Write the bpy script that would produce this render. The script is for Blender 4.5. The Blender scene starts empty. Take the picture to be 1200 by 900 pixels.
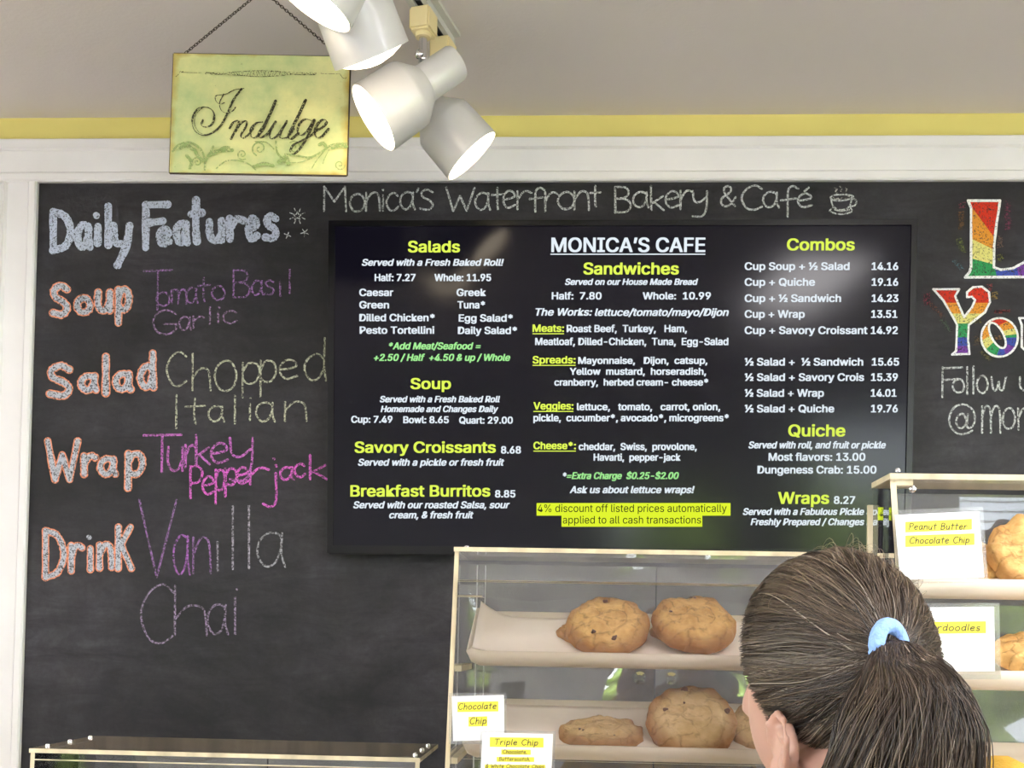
import bpy, bmesh, math, random, os
import numpy as np
from mathutils import Vector, Matrix, noise
from math import radians as R, sin, cos, pi, tan, atan2, sqrt
random.seed(7); rng = np.random.default_rng(7)
SC = bpy.context.scene; COL = SC.collection
# ------------------------------------------------------------ camera
CZ = 1.45; FPX = 1300.0; PX0, PY0 = 600.0, 717.0
CR = Matrix.Rotation(R(2.9), 3, 'Z') @ Matrix.Rotation(R(91.6), 3, 'X') @ Matrix.Rotation(R(1.1), 3, 'Z')
cd = bpy.data.cameras.new('camera'); co = bpy.data.objects.new('camera', cd); COL.objects.link(co)
co.matrix_world = Matrix.Translation((0, 0, CZ)) @ CR.to_4x4()
cd.sensor_width = 36; cd.lens = 36 * FPX / 1200; cd.shift_y = (PY0 - 450) / 1200; cd.clip_start = .05
SC.camera = co
# ------------------------------------------------------------ world, exposure, light
SC.view_settings.view_transform = 'Standard'; SC.view_settings.look = 'None'
SC.view_settings.exposure = 0.95; SC.view_settings.gamma = 1.0; SC.view_settings.use_curve_mapping = False
W = bpy.data.worlds.new('sky'); SC.world = W; W.use_nodes = True
nt = W.node_tree; bg = nt.nodes['Background']
tc = nt.nodes.new('ShaderNodeTexCoord'); sx = nt.nodes.new('ShaderNodeSeparateXYZ'); rp = nt.nodes.new('ShaderNodeValToRGB')
nt.links.new(tc.outputs['Generated'], sx.inputs[0]); nt.links.new(sx.outputs['Z'], rp.inputs[0]); nt.links.new(rp.outputs[0], bg.inputs[0])
rp.color_ramp.elements[0].color = (.85, .92, 1, 1); rp.color_ramp.elements[1].color = (.45, .65, 1, 1)
bg.inputs[1].default_value = 9.0
su = bpy.data.lights.new('sun', 'SUN'); su.energy = 22.0; su.angle = R(.6); su.color = (1, .95, .86)
so = bpy.data.objects.new('sun', su); COL.objects.link(so); so.rotation_euler = (R(-38), 0, R(18)); so.location = (0, 6, 6)
CEIL = 2.761; WY = 2.72
PANELS = [(1.02, .45, .34, 1.15), (-2.3, -.5, .60, 1.2), (2.6, -.9, .60, 1.2)]  # the two wide panels are unseen fill lights added to brighten the room
PANEL_L = 7.0
for (x, y, w, h) in PANELS:
    l = bpy.data.lights.new('ceiling_panel_light', 'AREA'); l.shape = 'RECTANGLE'; l.size = w - .04; l.size_y = h - .04
    l.energy = PANEL_L * pi * (w - .04) * (h - .04) * .9; l.color = (1, .955, .965)
    o = bpy.data.objects.new('ceiling_panel_light', l); COL.objects.link(o); o.location = (x, y, CEIL - .045)
ES = 1 / 2 ** .95      # screens keep their own brightness under this exposure
# ------------------------------------------------------------ helpers
def ray(px, py):
    return CR @ Vector(((px - PX0) / FPX, -(py - PY0) / FPX, -1))
def PY(px, py, Y):
    d = ray(px, py); return Vector((0, 0, CZ)) + d * (Y / d.y)
def PZ(px, py, Z):
    d = ray(px, py); return Vector((0, 0, CZ)) + d * ((Z - CZ) / d.z)
def s2l(c):
    return tuple(((v / 255) / 12.92 if v / 255 <= .04045 else (((v / 255) + .055) / 1.055) ** 2.4) for v in c)
def setp(o, label=None, cat=None, group=None, kind=None):
    if label: o['label'] = label
    if cat: o['category'] = cat
    if group: o['group'] = group
    if kind: o['kind'] = kind
    return o
def empty(name, loc=(0, 0, 0), **k):
    o = bpy.data.objects.new(name, None); COL.objects.link(o); o.location = loc; o.empty_display_size = .05
    return setp(o, **k)
def link(name, me, mats=None, parent=None, loc=None, **k):
    o = bpy.data.objects.new(name, me); COL.objects.link(o)
    if mats is not None:
        for m in (mats if isinstance(mats, (list, tuple)) else [mats]): me.materials.append(m)
    if parent is not None:
        o.parent = parent
        if parent.type == 'EMPTY' or True:
            o.matrix_parent_inverse = PW(parent).inverted()
    if loc is not None: o.location = loc
    return setp(o, **k)
def PW(o):
    m = o.matrix_basis.copy()
    while o.parent is not None:
        m = o.parent.matrix_basis @ o.matrix_parent_inverse @ m if False else (PW(o.parent) @ o.matrix_parent_inverse @ m)
        break
    return m
def bm2me(bm, name='m', smooth=False, angle=None):
    me = bpy.data.meshes.new(name); bm.normal_update(); bm.to_mesh(me); bm.free()
    if smooth:
        for p in me.polygons: p.use_smooth = True
        if angle:
            try: me.set_sharp_from_angle(angle=R(angle))
            except Exception: pass
    return me
def bbox(bm, lo, hi, mat=0, M=None):
    vs = [bm.verts.new((a, b, c)) for a in (lo[0], hi[0]) for b in (lo[1], hi[1]) for c in (lo[2], hi[2])]
    if M is not None:
        for v in vs: v.co = M @ v.co
    fs = []
    for q in ((0, 1, 3, 2), (4, 6, 7, 5), (0, 4, 5, 1), (2, 3, 7, 6), (0, 2, 6, 4), (1, 5, 7, 3)):
        f = bm.faces.new([vs[i] for i in q]); f.material_index = mat; fs.append(f)
    return vs, fs
def box_obj(name, lo, hi, mat, parent=None, bev=0, M=None, **k):
    bm = bmesh.new(); bbox(bm, lo, hi, M=M)
    bmesh.ops.recalc_face_normals(bm, faces=bm.faces)
    if bev: bmesh.ops.bevel(bm, geom=bm.edges[:], offset=bev, segments=2, affect='EDGES', profile=.5)
    return link(name, bm2me(bm, name, bool(bev), 40), mat, parent, **k)
def frame_to(d, up=Vector((0, 0, 1))):
    d = d.normalized(); a = up.cross(d)
    if a.length < 1e-4: a = Vector((1, 0, 0)).cross(d)
    a.normalize(); b = d.cross(a); return a, b, d
def lathe(bm, p0, axis, prof, seg=40, mat=0, cap0=False, cap1=False, jit=None):
    a, b, d = frame_to(axis); rings = []
    for (t, r) in prof:
        c = p0 + d * t; rings.append([bm.verts.new(c + (a * cos(2 * pi * i / seg) + b * sin(2 * pi * i / seg)) * r) for i in range(seg)])
    for k in range(len(rings) - 1):
        for i in range(seg):
            f = bm.faces.new((rings[k][i], rings[k][(i + 1) % seg], rings[k + 1][(i + 1) % seg], rings[k + 1][i])); f.material_index = mat; f.smooth = True
    if cap0: f = bm.faces.new(rings[0][::-1]); f.material_index = mat
    if cap1: f = bm.faces.new(rings[-1]); f.material_index = mat
    return rings
def tube(bm, pts, r, seg=8, closed=False, mat=0):
    n = len(pts); rings = []
    for i, p in enumerate(pts):
        if closed: t = (pts[(i + 1) % n] - pts[i - 1])
        else: t = pts[min(i + 1, n - 1)] - pts[max(i - 1, 0)]
        a, b, d = frame_to(t, Vector((0, .01, 1))); rr = r[i] if isinstance(r, (list, tuple)) else r
        rings.append([bm.verts.new(p + (a * cos(2 * pi * k / seg) + b * sin(2 * pi * k / seg)) * rr) for k in range(seg)])
    for i in range(n if closed else n - 1):
        A, B = rings[i], rings[(i + 1) % n]
        for k in range(seg):
            f = bm.faces.new((A[k], A[(k + 1) % seg], B[(k + 1) % seg], B[k])); f.smooth = True; f.material_index = mat
    if not closed: bm.faces.new(rings[0][::-1]); bm.faces.new(rings[-1])
# ------------------------------------------------------------ materials
def mat(name, col, rough=.5, metal=0, spec=.5, noise_s=0, noise_a=.15, bump=0, bump_s=50, emit=None, estr=1, coat=0, sub=0, stretch=None):
    m = bpy.data.materials.new(name); m.use_nodes = True; t = m.node_tree; b = t.nodes['Principled BSDF']
    b.inputs['Base Color'].default_value = (*col, 1); b.inputs['Roughness'].default_value = rough; b.inputs['Metallic'].default_value = metal
    b.inputs['Specular IOR Level'].default_value = spec; b.inputs['Coat Weight'].default_value = coat
    if sub: b.inputs['Subsurface Weight'].default_value = sub; b.inputs['Subsurface Radius'].default_value = (.012, .005, .003); b.inputs['Subsurface Scale'].default_value = 1
    if emit: b.inputs['Emission Color'].default_value = (*emit, 1); b.inputs['Emission Strength'].default_value = estr
    tcn = t.nodes.new('ShaderNodeTexCoord'); src = tcn.outputs['Object']
    if stretch:
        mp = t.nodes.new('ShaderNodeMapping'); mp.inputs['Scale'].default_value = stretch; t.links.new(src, mp.inputs[0]); src = mp.outputs[0]
    if noise_s:
        n = t.nodes.new('ShaderNodeTexNoise'); n.inputs['Scale'].default_value = noise_s; n.inputs['Detail'].default_value = 6; t.links.new(src, n.inputs['Vector'])
        r = t.nodes.new('ShaderNodeValToRGB'); r.color_ramp.elements[0].position = .3; r.color_ramp.elements[1].position = .7
        r.color_ramp.elements[0].color = (*[max(0, c * (1 - noise_a)) for c in col], 1); r.color_ramp.elements[1].color = (*[min(1, c * (1 + noise_a)) for c in col], 1)
        t.links.new(n.outputs[0], r.inputs[0]); t.links.new(r.outputs[0], b.inputs['Base Color'])
    if bump:
        n2 = t.nodes.new('ShaderNodeTexNoise'); n2.inputs['Scale'].default_value = bump_s; n2.inputs['Detail'].default_value = 4; t.links.new(src, n2.inputs['Vector'])
        bp = t.nodes.new('ShaderNodeBump'); bp.inputs['Strength'].default_value = bump; bp.inputs['Distance'].default_value = .01
        t.links.new(n2.outputs[0], bp.inputs['Height']); t.links.new(bp.outputs[0], b.inputs['Normal'])
    return m
def emis(name, col, s=1):
    m = bpy.data.materials.new(name); m.use_nodes = True; t = m.node_tree; t.nodes.remove(t.nodes['Principled BSDF'])
    e = t.nodes.new('ShaderNodeEmission'); e.inputs[0].default_value = (*col, 1); e.inputs[1].default_value = s
    t.links.new(e.outputs[0], t.nodes['Material Output'].inputs[0]); return m
def clear(name, haze=.05, tint=(.97, .97, .96), hazecol=(.6, .6, .6), ior=1.49, rough=.02, refl=1.0, bump=0):
    m = bpy.data.materials.new(name); m.use_nodes = True; t = m.node_tree; t.nodes.remove(t.nodes['Principled BSDF'])
    N = t.nodes.new; L = t.links.new
    tr = N('ShaderNodeBsdfTransparent'); tr.inputs[0].default_value = (*tint, 1)
    gl = N('ShaderNodeBsdfGlossy'); gl.inputs['Roughness'].default_value = rough; gl.inputs[0].default_value = (refl, refl, refl, 1)
    fr = N('ShaderNodeFresnel'); fr.inputs[0].default_value = ior
    df = N('ShaderNodeBsdfDiffuse'); df.inputs[0].default_value = (*hazecol, 1)
    nz = N('ShaderNodeTexNoise'); nz.inputs['Scale'].default_value = 9; nz.inputs['Detail'].default_value = 8; nz.inputs['Roughness'].default_value = .7
    tcn = N('ShaderNodeTexCoord'); L(tcn.outputs['Object'], nz.inputs['Vector'])
    mr = N('ShaderNodeMapRange'); mr.inputs[1].default_value = .35; mr.inputs[2].default_value = .75; mr.inputs[3].default_value = haze * .5; mr.inputs[4].default_value = haze * 1.8
    L(nz.outputs[0], mr.inputs[0])
    m1 = N('ShaderNodeMixShader'); m2 = N('ShaderNodeMixShader')
    L(mr.outputs[0], m1.inputs[0]); L(tr.outputs[0], m1.inputs[1]); L(df.outputs[0], m1.inputs[2])
    L(fr.outputs[0], m2.inputs[0]); L(m1.outputs[0], m2.inputs[1]); L(gl.outputs[0], m2.inputs[2])
    if bump:
        n3 = N('ShaderNodeTexNoise'); n3.inputs['Scale'].default_value = 4; L(tcn.outputs['Object'], n3.inputs['Vector'])
        bp = N('ShaderNodeBump'); bp.inputs['Strength'].default_value = bump; bp.inputs['Distance'].default_value = .05
        L(n3.outputs[0], bp.inputs['Height']); L(bp.outputs[0], gl.inputs['Normal']); L(bp.outputs[0], fr.inputs['Normal'])
    L(m2.outputs[0], t.nodes['Material Output'].inputs[0]); return m
def chalk_mat(name='chalk', scale=260, lo=.40, hi=.62):
    m = bpy.data.materials.new(name); m.use_nodes = True; t = m.node_tree; b = t.nodes['Principled BSDF']; N = t.nodes.new; L = t.links.new
    b.inputs['Roughness'].default_value = .95; b.inputs['Specular IOR Level'].default_value = .1
    at = N('ShaderNodeAttribute'); at.attribute_name = 'col'; L(at.outputs['Color'], b.inputs['Base Color'])
    tr = N('ShaderNodeBsdfTransparent'); mx = N('ShaderNodeMixShader')
    tcn = N('ShaderNodeTexCoord'); n = N('ShaderNodeTexNoise'); n.inputs['Scale'].default_value = scale; n.inputs['Detail'].default_value = 2; n.inputs['Roughness'].default_value = .8
    L(tcn.outputs['Object'], n.inputs['Vector'])
    ad = N('ShaderNodeMath'); ad.operation = 'ADD'; L(n.outputs[0], ad.inputs[0])
    sb = N('ShaderNodeMath'); sb.operation = 'MULTIPLY_ADD'; L(at.outputs['Alpha'], sb.inputs[0]); sb.inputs[1].default_value = .5; sb.inputs[2].default_value = -.415
    L(sb.outputs[0], ad.inputs[1])
    nr_ = N('ShaderNodeMapRange'); nr_.inputs[1].default_value = .3; nr_.inputs[2].default_value = .7; nr_.inputs[3].default_value = .2; nr_.inputs[4].default_value = .8; L(n.outputs[0], nr_.inputs[0]); L(nr_.outputs[0], ad.inputs[0])
    mr = N('ShaderNodeMapRange'); mr.inputs[1].default_value = lo; mr.inputs[2].default_value = hi; L(ad.outputs[0], mr.inputs[0])
    L(mr.outputs[0], mx.inputs[0]); L(tr.outputs[0], mx.inputs[1]); L(b.outputs[0], mx.inputs[2])
    L(mx.outputs[0], t.nodes['Material Output'].inputs[0]); return m
M = {}
M['ceiling'] = mat('ceiling_paint', (.76, .69, .65), .8, bump=.08, bump_s=120)
M['yellow'] = mat('yellow_wall_paint', s2l((234, 218, 128)), .6, noise_s=3, noise_a=.05)
M['white_trim'] = mat('white_trim_paint', (.86, .83, .81), .45, noise_s=6, noise_a=.04, stretch=(1, 1, 1))
M['wall'] = mat('cream_wall_paint', (.78, .755, .75), .7)
M['floor'] = mat('pale_floor_vinyl', (.56, .52, .50), .4, noise_s=5, noise_a=.1)
M['tvblack'] = mat('black_gloss_plastic', (.005, .005, .006), .25, spec=.3)
M['rail'] = mat('cream_enamel', (.62, .60, .55), .4)
M['slot'] = mat('dark_slot', (.03, .03, .03), .6)
M['adapter'] = mat('yellowed_plastic', s2l((232, 212, 160)), .4)
M['chrome'] = mat('chrome', (.75, .75, .76), .12, metal=1)
M['lampw'] = mat('white_enamel', (.56, .54, .52), .28, coat=.3)
M['lampin'] = mat('lamp_reflector', (.9, .85, .75), .3)
M['bulb'] = emis('lamp_glow', (1, .84, .62), 6)
M['brass'] = mat('antique_metal', (.09, .07, .05), .5, metal=.8)
M['topcl'] = clear('scuffed_sheen_acrylic', haze=.12, hazecol=(.5, .46, .42))  # scratches plus the grazing room reflection painted in as brownish haze
M['door2'] = clear('hazy_clear_acrylic', haze=.17, hazecol=(.55, .55, .57))  # rear door haze, here and in door: scratches plus painted-in room reflection
M['front'] = clear('clean_clear_acrylic', haze=.004, tint=(.99, .99, .985), ior=1.35, hazecol=(.55, .55, .57))
M['clear'] = clear('clear_acrylic', haze=.07, hazecol=(.55, .55, .57), bump=.0)
M['door'] = clear('warped_clear_acrylic', haze=.15, hazecol=(.55, .55, .57), bump=.25, ior=1.9)
M['edge'] = mat('yellowed_acrylic_edge', s2l((206, 190, 158)), .3, noise_s=40, noise_a=.25, stretch=(1, 1, .3))
M['holder'] = clear('clear_sleeve', haze=.12, hazecol=(.7, .7, .7), ior=1.25, rough=.12)
M['paper'] = mat('baking_paper', s2l((248, 234, 220)), .7, bump=.1, bump_s=30)
M['tray'] = mat('cream_plastic_tray', s2l((222, 206, 186)), .35)
M['card'] = mat('white_card', (.82, .82, .84), .6)
M['hl'] = mat('yellow_highlighter', (.88, .78, .06), .6)
M['ink'] = mat('black_ink', (.03, .028, .03), .6)
M['glass'] = clear('window_glass', haze=.0, ior=1.5)
M['panel'] = emis('ceiling_panel_diffuser', (1, .955, .965), PANEL_L)
M['black'] = mat('black_fabric', (.02, .02, .022), .8)
M['counter'] = mat('counter_laminate', (.32, .27, .2), .4, noise_s=20)
M['cabinet'] = mat('painted_cabinet', (.5, .48, .42), .5)
M['chalk'] = chalk_mat()
# chalkboard: eraser haze of chalk dust
def board_mat():
    m = bpy.data.materials.new('chalkboard_paint'); m.use_nodes = True; t = m.node_tree; b = t.nodes['Principled BSDF']; N = t.nodes.new; L = t.links.new
    b.inputs['Roughness'].default_value = .55; b.inputs['Specular IOR Level'].default_value = .35
    tcn = N('ShaderNodeTexCoord')
    def ns(sc, stretch=(1, 1, 1), det=6, ro=.6, loc=(0, 0, 0)):
        mp = N('ShaderNodeMapping'); mp.inputs['Scale'].default_value = stretch; mp.inputs['Location'].default_value = loc; L(tcn.outputs['Object'], mp.inputs[0])
        n = N('ShaderNodeTexNoise'); n.inputs['Scale'].default_value = sc; n.inputs['Detail'].default_value = det; n.inputs['Roughness'].default_value = ro; n.inputs['Distortion'].default_value = .6
        L(mp.outputs[0], n.inputs['Vector']); return n.outputs[0]
    def rng_(s, a, b_, c, d):
        r = N('ShaderNodeMapRange'); r.inputs[1].default_value = a; r.inputs[2].default_value = b_; r.inputs[3].default_value = c; r.inputs[4].default_value = d; L(s, r.inputs[0]); return r.outputs[0]
    def mul(a, b_, op='MULTIPLY'):
        k = N('ShaderNodeMath'); k.operation = op; L(a, k.inputs[0])
        if isinstance(b_, float): k.inputs[1].default_value = b_
        else: L(b_, k.inputs[1])
        return k.outputs[0]
    big = rng_(ns(2.6, loc=(.4, 0, .3)), .38, .66, .05, 1); streak = rng_(ns(9, (.6, 1, 2.2), 8, .7), .35, .75, .25, 1); fine = rng_(ns(70, det=4), .3, .7, .8, 1.1)
    v = mul(mul(big, streak), .050); base = mul(mul(streak, .008), v, 'ADD'); tot = mul(mul(base, .006, 'ADD'), fine)
    cx = N('ShaderNodeCombineColor'); L(mul(tot, 1.0), cx.inputs[0]); L(mul(tot, .93), cx.inputs[1]); L(mul(tot, 1.08), cx.inputs[2]); L(cx.outputs[0], b.inputs['Base Color'])
    bp = N('ShaderNodeBump'); bp.inputs['Strength'].default_value = .12; bp.inputs['Distance'].default_value = .01; L(ns(60), bp.inputs['Height']); L(bp.outputs[0], b.inputs['Normal'])
    return m
M['board'] = board_mat()
def sign_mat():
    m = bpy.data.materials.new('aged_green_paint'); m.use_nodes = True; t = m.node_tree; b = t.nodes['Principled BSDF']; N = t.nodes.new; L = t.links.new
    b.inputs['Roughness'].default_value = .5
    tcn = N('ShaderNodeTexCoord')
    n = N('ShaderNodeTexNoise'); n.inputs['Scale'].default_value = 9; n.inputs['Detail'].default_value = 7; n.inputs['Roughness'].default_value = .65; L(tcn.outputs['Object'], n.inputs['Vector'])
    r = N('ShaderNodeValToRGB'); e = r.color_ramp.elements; e[0].position = .32; e[0].color = (*s2l((168, 186, 128)), 1); e[1].position = .62; e[1].color = (*s2l((214, 212, 146)), 1)
    L(n.outputs[0], r.inputs[0])
    # brown worn rim (generated coords on the panel)
    sp = N('ShaderNodeSeparateXYZ'); L(tcn.outputs['Generated'], sp.inputs[0])
    def edge(o):
        a = N('ShaderNodeMath'); a.operation = 'SUBTRACT'; L(o, a.inputs[0]); a.inputs[1].default_value = .5
        c = N('ShaderNodeMath'); c.operation = 'ABSOLUTE'; L(a.outputs[0], c.inputs[0]); return c.outputs[0]
    mxn = N('ShaderNodeMath'); mxn.operation = 'MAXIMUM'; L(edge(sp.outputs[0]), mxn.inputs[0]); L(edge(sp.outputs[2]), mxn.inputs[1])
    n2 = N('ShaderNodeTexNoise'); n2.inputs['Scale'].default_value = 30; n2.inputs['Detail'].default_value = 5; L(tcn.outputs['Object'], n2.inputs['Vector'])
    ad = N('ShaderNodeMath'); ad.operation = 'MULTIPLY_ADD'; L(n2.outputs[0], ad.inputs[0]); ad.inputs[1].default_value = .09; L(mxn.outputs[0], ad.inputs[2])
    mr = N('ShaderNodeMapRange'); mr.inputs[1].default_value = .508; mr.inputs[2].default_value = .555; L(ad.outputs[0], mr.inputs[0])
    mx = N('ShaderNodeMixRGB'); L(mr.outputs[0], mx.inputs[0]); L(r.outputs[0], mx.inputs[1]); mx.inputs[2].default_value = (*s2l((176, 150, 62)), 1)
    n3 = N('ShaderNodeTexNoise'); n3.inputs['Scale'].default_value = 190; n3.inputs['Detail'].default_value = 3; L(tcn.outputs['Object'], n3.inputs['Vector'])
    m3 = N('ShaderNodeMapRange'); m3.inputs[1].default_value = .70; m3.inputs[2].default_value = .76; m3.inputs[4].default_value = .55; L(n3.outputs[0], m3.inputs[0])
    mx2 = N('ShaderNodeMixRGB'); L(m3.outputs[0], mx2.inputs[0]); L(mx.outputs[0], mx2.inputs[1]); mx2.inputs[2].default_value = (.12, .14, .06, 1)
    L(mx2.outputs[0], b.inputs['Base Color']); return m
M['sign'] = sign_mat()
M['signedge'] = mat('dark_worn_metal', (.05, .035, .02), .6)
def attr_mat(name, rough=.6, spec=.4, aniso=0):
    m = bpy.data.materials.new(name); m.use_nodes = True; t = m.node_tree; b = t.nodes['Principled BSDF']
    at = t.nodes.new('ShaderNodeAttribute'); at.attribute_name = 'col'; t.links.new(at.outputs['Color'], b.inputs['Base Color'])
    b.inputs['Roughness'].default_value = rough; b.inputs['Specular IOR Level'].default_value = spec; return m
M['hair'] = attr_mat('brown_hair', .42, .45)
M['hairbase'] = mat('dark_brown_hair', (.045, .03, .02), .55)
M['tie'] = mat('light_blue_fabric', s2l((140, 175, 238)), .7, bump=.3, bump_s=300)
M['skin'] = mat('skin', (.50, .285, .215), .5, sub=.15, noise_s=25, noise_a=.06)
M['mustard'] = mat('mustard_knit', s2l((205, 160, 50)), .85, bump=.3, bump_s=400)
M['denim'] = mat('dark_denim', (.04, .06, .11), .8)
# ------------------------------------------------------------ setting
def structure(name, lo, hi, m, bev=0, parent=None):
    return box_obj(name, lo, hi, m, parent, bev, kind='structure')
X0, X1, YB = -3.0, 3.6, -3.2
structure('floor', (X0, YB, -.05), (X1, WY + .12, 0), M['floor'])
structure('ceiling', (X0, YB, CEIL), (X1, WY + .12, CEIL + .1), M['ceiling'])
structure('wall_back', (X0, WY, 0), (X1, WY + .12, CEIL), M['yellow'])
def wall_open(name, fix, along, a0_, a1_, wins):
    """wall slab with window openings; fix=(lo, hi) on the other axis"""
    bm = bmesh.new(); xs = a0_
    def bb(u0, z0, u1, z1):
        if along == 'x': bbox(bm, (u0, fix[0], z0), (u1, fix[1], z1))
        else: bbox(bm, (fix[0], u0, z0), (fix[1], u1, z1))
    for (a, b_, z0, z1) in wins: bb(xs, 0, a, CEIL); bb(a, 0, b_, z0); bb(a, z1, b_, CEIL); xs = b_
    bb(xs, 0, a1_, CEIL); link(name, bm2me(bm), M['wall'], kind='structure')
WB = [(.42, 1.32, .45, 1.85), (1.9, 3.3, .9, 2.45)]; WR = [(-2.7, -.9, .8, 2.45), (-.5, 1.3, .8, 2.45)]; WL = [(-2.7, -1.0, .8, 2.45), (-.6, 1.1, .8, 2.45)]
wall_open('wall_front', (YB - .15, YB), 'x', X0, X1, WB)
wall_open('wall_right', (X1, X1 + .15), 'y', YB - .15, WY + .12, WR)
wall_open('wall_left', (X0 - .15, X0), 'y', YB - .15, WY + .12, WL)
nw = 0
for (wins, kind_) in ((WB, 'f'), (WR, 'r'), (WL, 'l')):
    for (a, b_, z0, z1) in wins:
        nw += 1; t = .05
        def bb(bm, u0, z0_, u1, z1_, d0, d1):
            if kind_ == 'f': bbox(bm, (u0, YB - d1, z0_), (u1, YB - d0, z1_))
            elif kind_ == 'r': bbox(bm, (X1 + d0, u0, z0_), (X1 + d1, u1, z1_))
            else: bbox(bm, (X0 - d1, u0, z0_), (X0 - d0, u1, z1_))
        cxy = {'f': ((a + b_) / 2, YB - .07), 'r': (X1 + .07, (a + b_) / 2), 'l': (X0 - .07, (a + b_) / 2)}[kind_]
        w = empty('window_%d' % nw, (*cxy, z0), kind='structure')
        bm = bmesh.new(); bb(bm, a, z0, a + t, z1, .04, .1); bb(bm, b_ - t, z0, b_, z1, .04, .1); bb(bm, a + t, z0, b_ - t, z0 + t, .04, .1); bb(bm, a + t, z1 - t, b_ - t, z1, .04, .1)
        xm_ = (a + b_) / 2; bb(bm, xm_ - .02, z0 + t, xm_ + .02, z1 - t, .04, .1)
        link('window_frame', bm2me(bm), M['white_trim'], w)
        for (u, v) in ((a + t, xm_ - .02), (xm_ + .02, b_ - t)):
            bm = bmesh.new(); bb(bm, u, z0 + t, v, z1 - t, .07, .075); link('pane', bm2me(bm), M['glass'], w)
        if kind_ == 'f' and a > 1.5:
            bm = bmesh.new()
            for k in range(11):
                zz = z1 - .08 - k * .05; bbox(bm, (a + t, YB - .03, zz), (b_ - t, YB + .006, zz + .004))
            link('blind_slats', bm2me(bm), M['white_trim'], w, kind='stuff')
# white frame round the board
zt = lambda y: PY(620, y, WY).z
zT0, zT1 = zt(165.0), zt(216.0); XB0 = PY(44, 400, WY).x
XB0 = -1.355
def profile_bar(name, prof, axis, a, b_, m):   # prof: (across, depth) pairs
    bm = bmesh.new(); A = []; B = []
    for (u, dpt) in prof:
        if axis == 'x': A.append(bm.verts.new((a, WY - dpt, u))); B.append(bm.verts.new((b_, WY - dpt, u)))
        else: A.append(bm.verts.new((u, WY - dpt, a))); B.append(bm.verts.new((u, WY - dpt, b_)))
    n = len(prof)
    for i in range(n): bm.faces.new((A[i], A[(i + 1) % n], B[(i + 1) % n], B[i]))
    bm.faces.new(A); bm.faces.new(B[::-1]); bmesh.ops.recalc_face_normals(bm, faces=bm.faces)
    return link(name, bm2me(bm), m, kind='structure')
h = zT0 - zT1
pr = [(zT1, 0), (zT1, .022), (zT1 + .004, .026), (zT1 + .020, .026), (zT1 + .026, .019), (zT0 - .030, .019), (zT0 - .026, .028), (zT0 - .004, .028), (zT0, .022), (zT0, 0)]
profile_bar('trim_1', pr, 'x', -1.9, 2.6, M['white_trim'])
xl = XB0; w_ = .088
pl_ = [(xl, 0), (xl, .022), (xl - .004, .026), (xl - .018, .026), (xl - .024, .019), (xl - w_ + .012, .019), (xl - w_ + .006, .026), (xl - w_, .022), (xl - w_, 0)]
profile_bar('trim_2', pl_, 'z', 0, zT1, M['white_trim'])
profile_bar('trim_3', [(xl - w_ - .002, 0), (xl - w_ - .002, .014), (xl - w_ - .45, .014), (xl - w_ - .45, 0)], 'z', 0, zT1, M['white_trim'])
for (x, y, w, hh) in PANELS:
    lab = {1.02: 'narrow glowing ceiling light panel nearest the counter', -2.3: 'wide glowing fill panel added on the ceiling by the left wall', 2.6: 'wide glowing fill panel added on the ceiling by the right wall'}[x]
    p = empty('ceiling_glow_panel', (x, y, CEIL), label=lab, cat='ceiling light')
    box_obj('diffuser', (x - w / 2, y - hh / 2, CEIL - .03), (x + w / 2, y + hh / 2, CEIL - .025), M['panel'], p)
    bm = bmesh.new()
    for (a, b_, c, d) in ((x - w / 2 - .02, y - hh / 2 - .02, x + w / 2 + .02, y - hh / 2), (x - w / 2 - .02, y + hh / 2, x + w / 2 + .02, y + hh / 2 + .02), (x - w / 2 - .02, y - hh / 2, x - w / 2, y + hh / 2), (x + w / 2, y - hh / 2, x + w / 2 + .02, y + hh / 2)):
        bbox(bm, (a, b_, CEIL - .035), (c, d, CEIL))
    link('frame', bm2me(bm), M['white_trim'], p)
# outside
def ico(bm, c, r, sub=3, sq=(1, 1, 1), amp=.2, sc=2):
    g = bmesh.ops.create_icosphere(bm, subdivisions=sub, radius=1)
    for v in g['verts']:
        d = v.co.copy(); k = 1 + amp * noise.noise(d * sc + Vector(c))
        v.co = Vector(c) + Vector((d.x * r * sq[0] * k, d.y * r * sq[1] * k, d.z * r * sq[2] * k))
M['leaf'] = mat('hedge_leaves', (.26, .36, .06), .6, noise_s=3, noise_a=.6, bump=.8, bump_s=14)
M['grass'] = mat('pale_patio', (.42, .39, .39), .9, noise_s=3, noise_a=.15)
structure('floor_outside', (-14, -14, -.2), (14, 8, -.06), M['grass'])
for k, (x, lab) in enumerate(((-6.8, 'rounded green garden shrub outside the left wall'), (2.4, 'rounded green garden shrub outside the window with blinds'), (7.6, 'rounded green garden shrub outside the right wall'), (-1.1, 'rounded green garden shrub outside the narrow window'))):
    bm = bmesh.new(); ico(bm, (x, -.6 if k in (0, 2) else -7.2, 1.0), 1.3, 4, (1.2, .8, 1.0), .5, 3)
    link('garden_shrub', bm2me(bm, smooth=True), M['leaf'], label=lab, cat='shrub')
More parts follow.
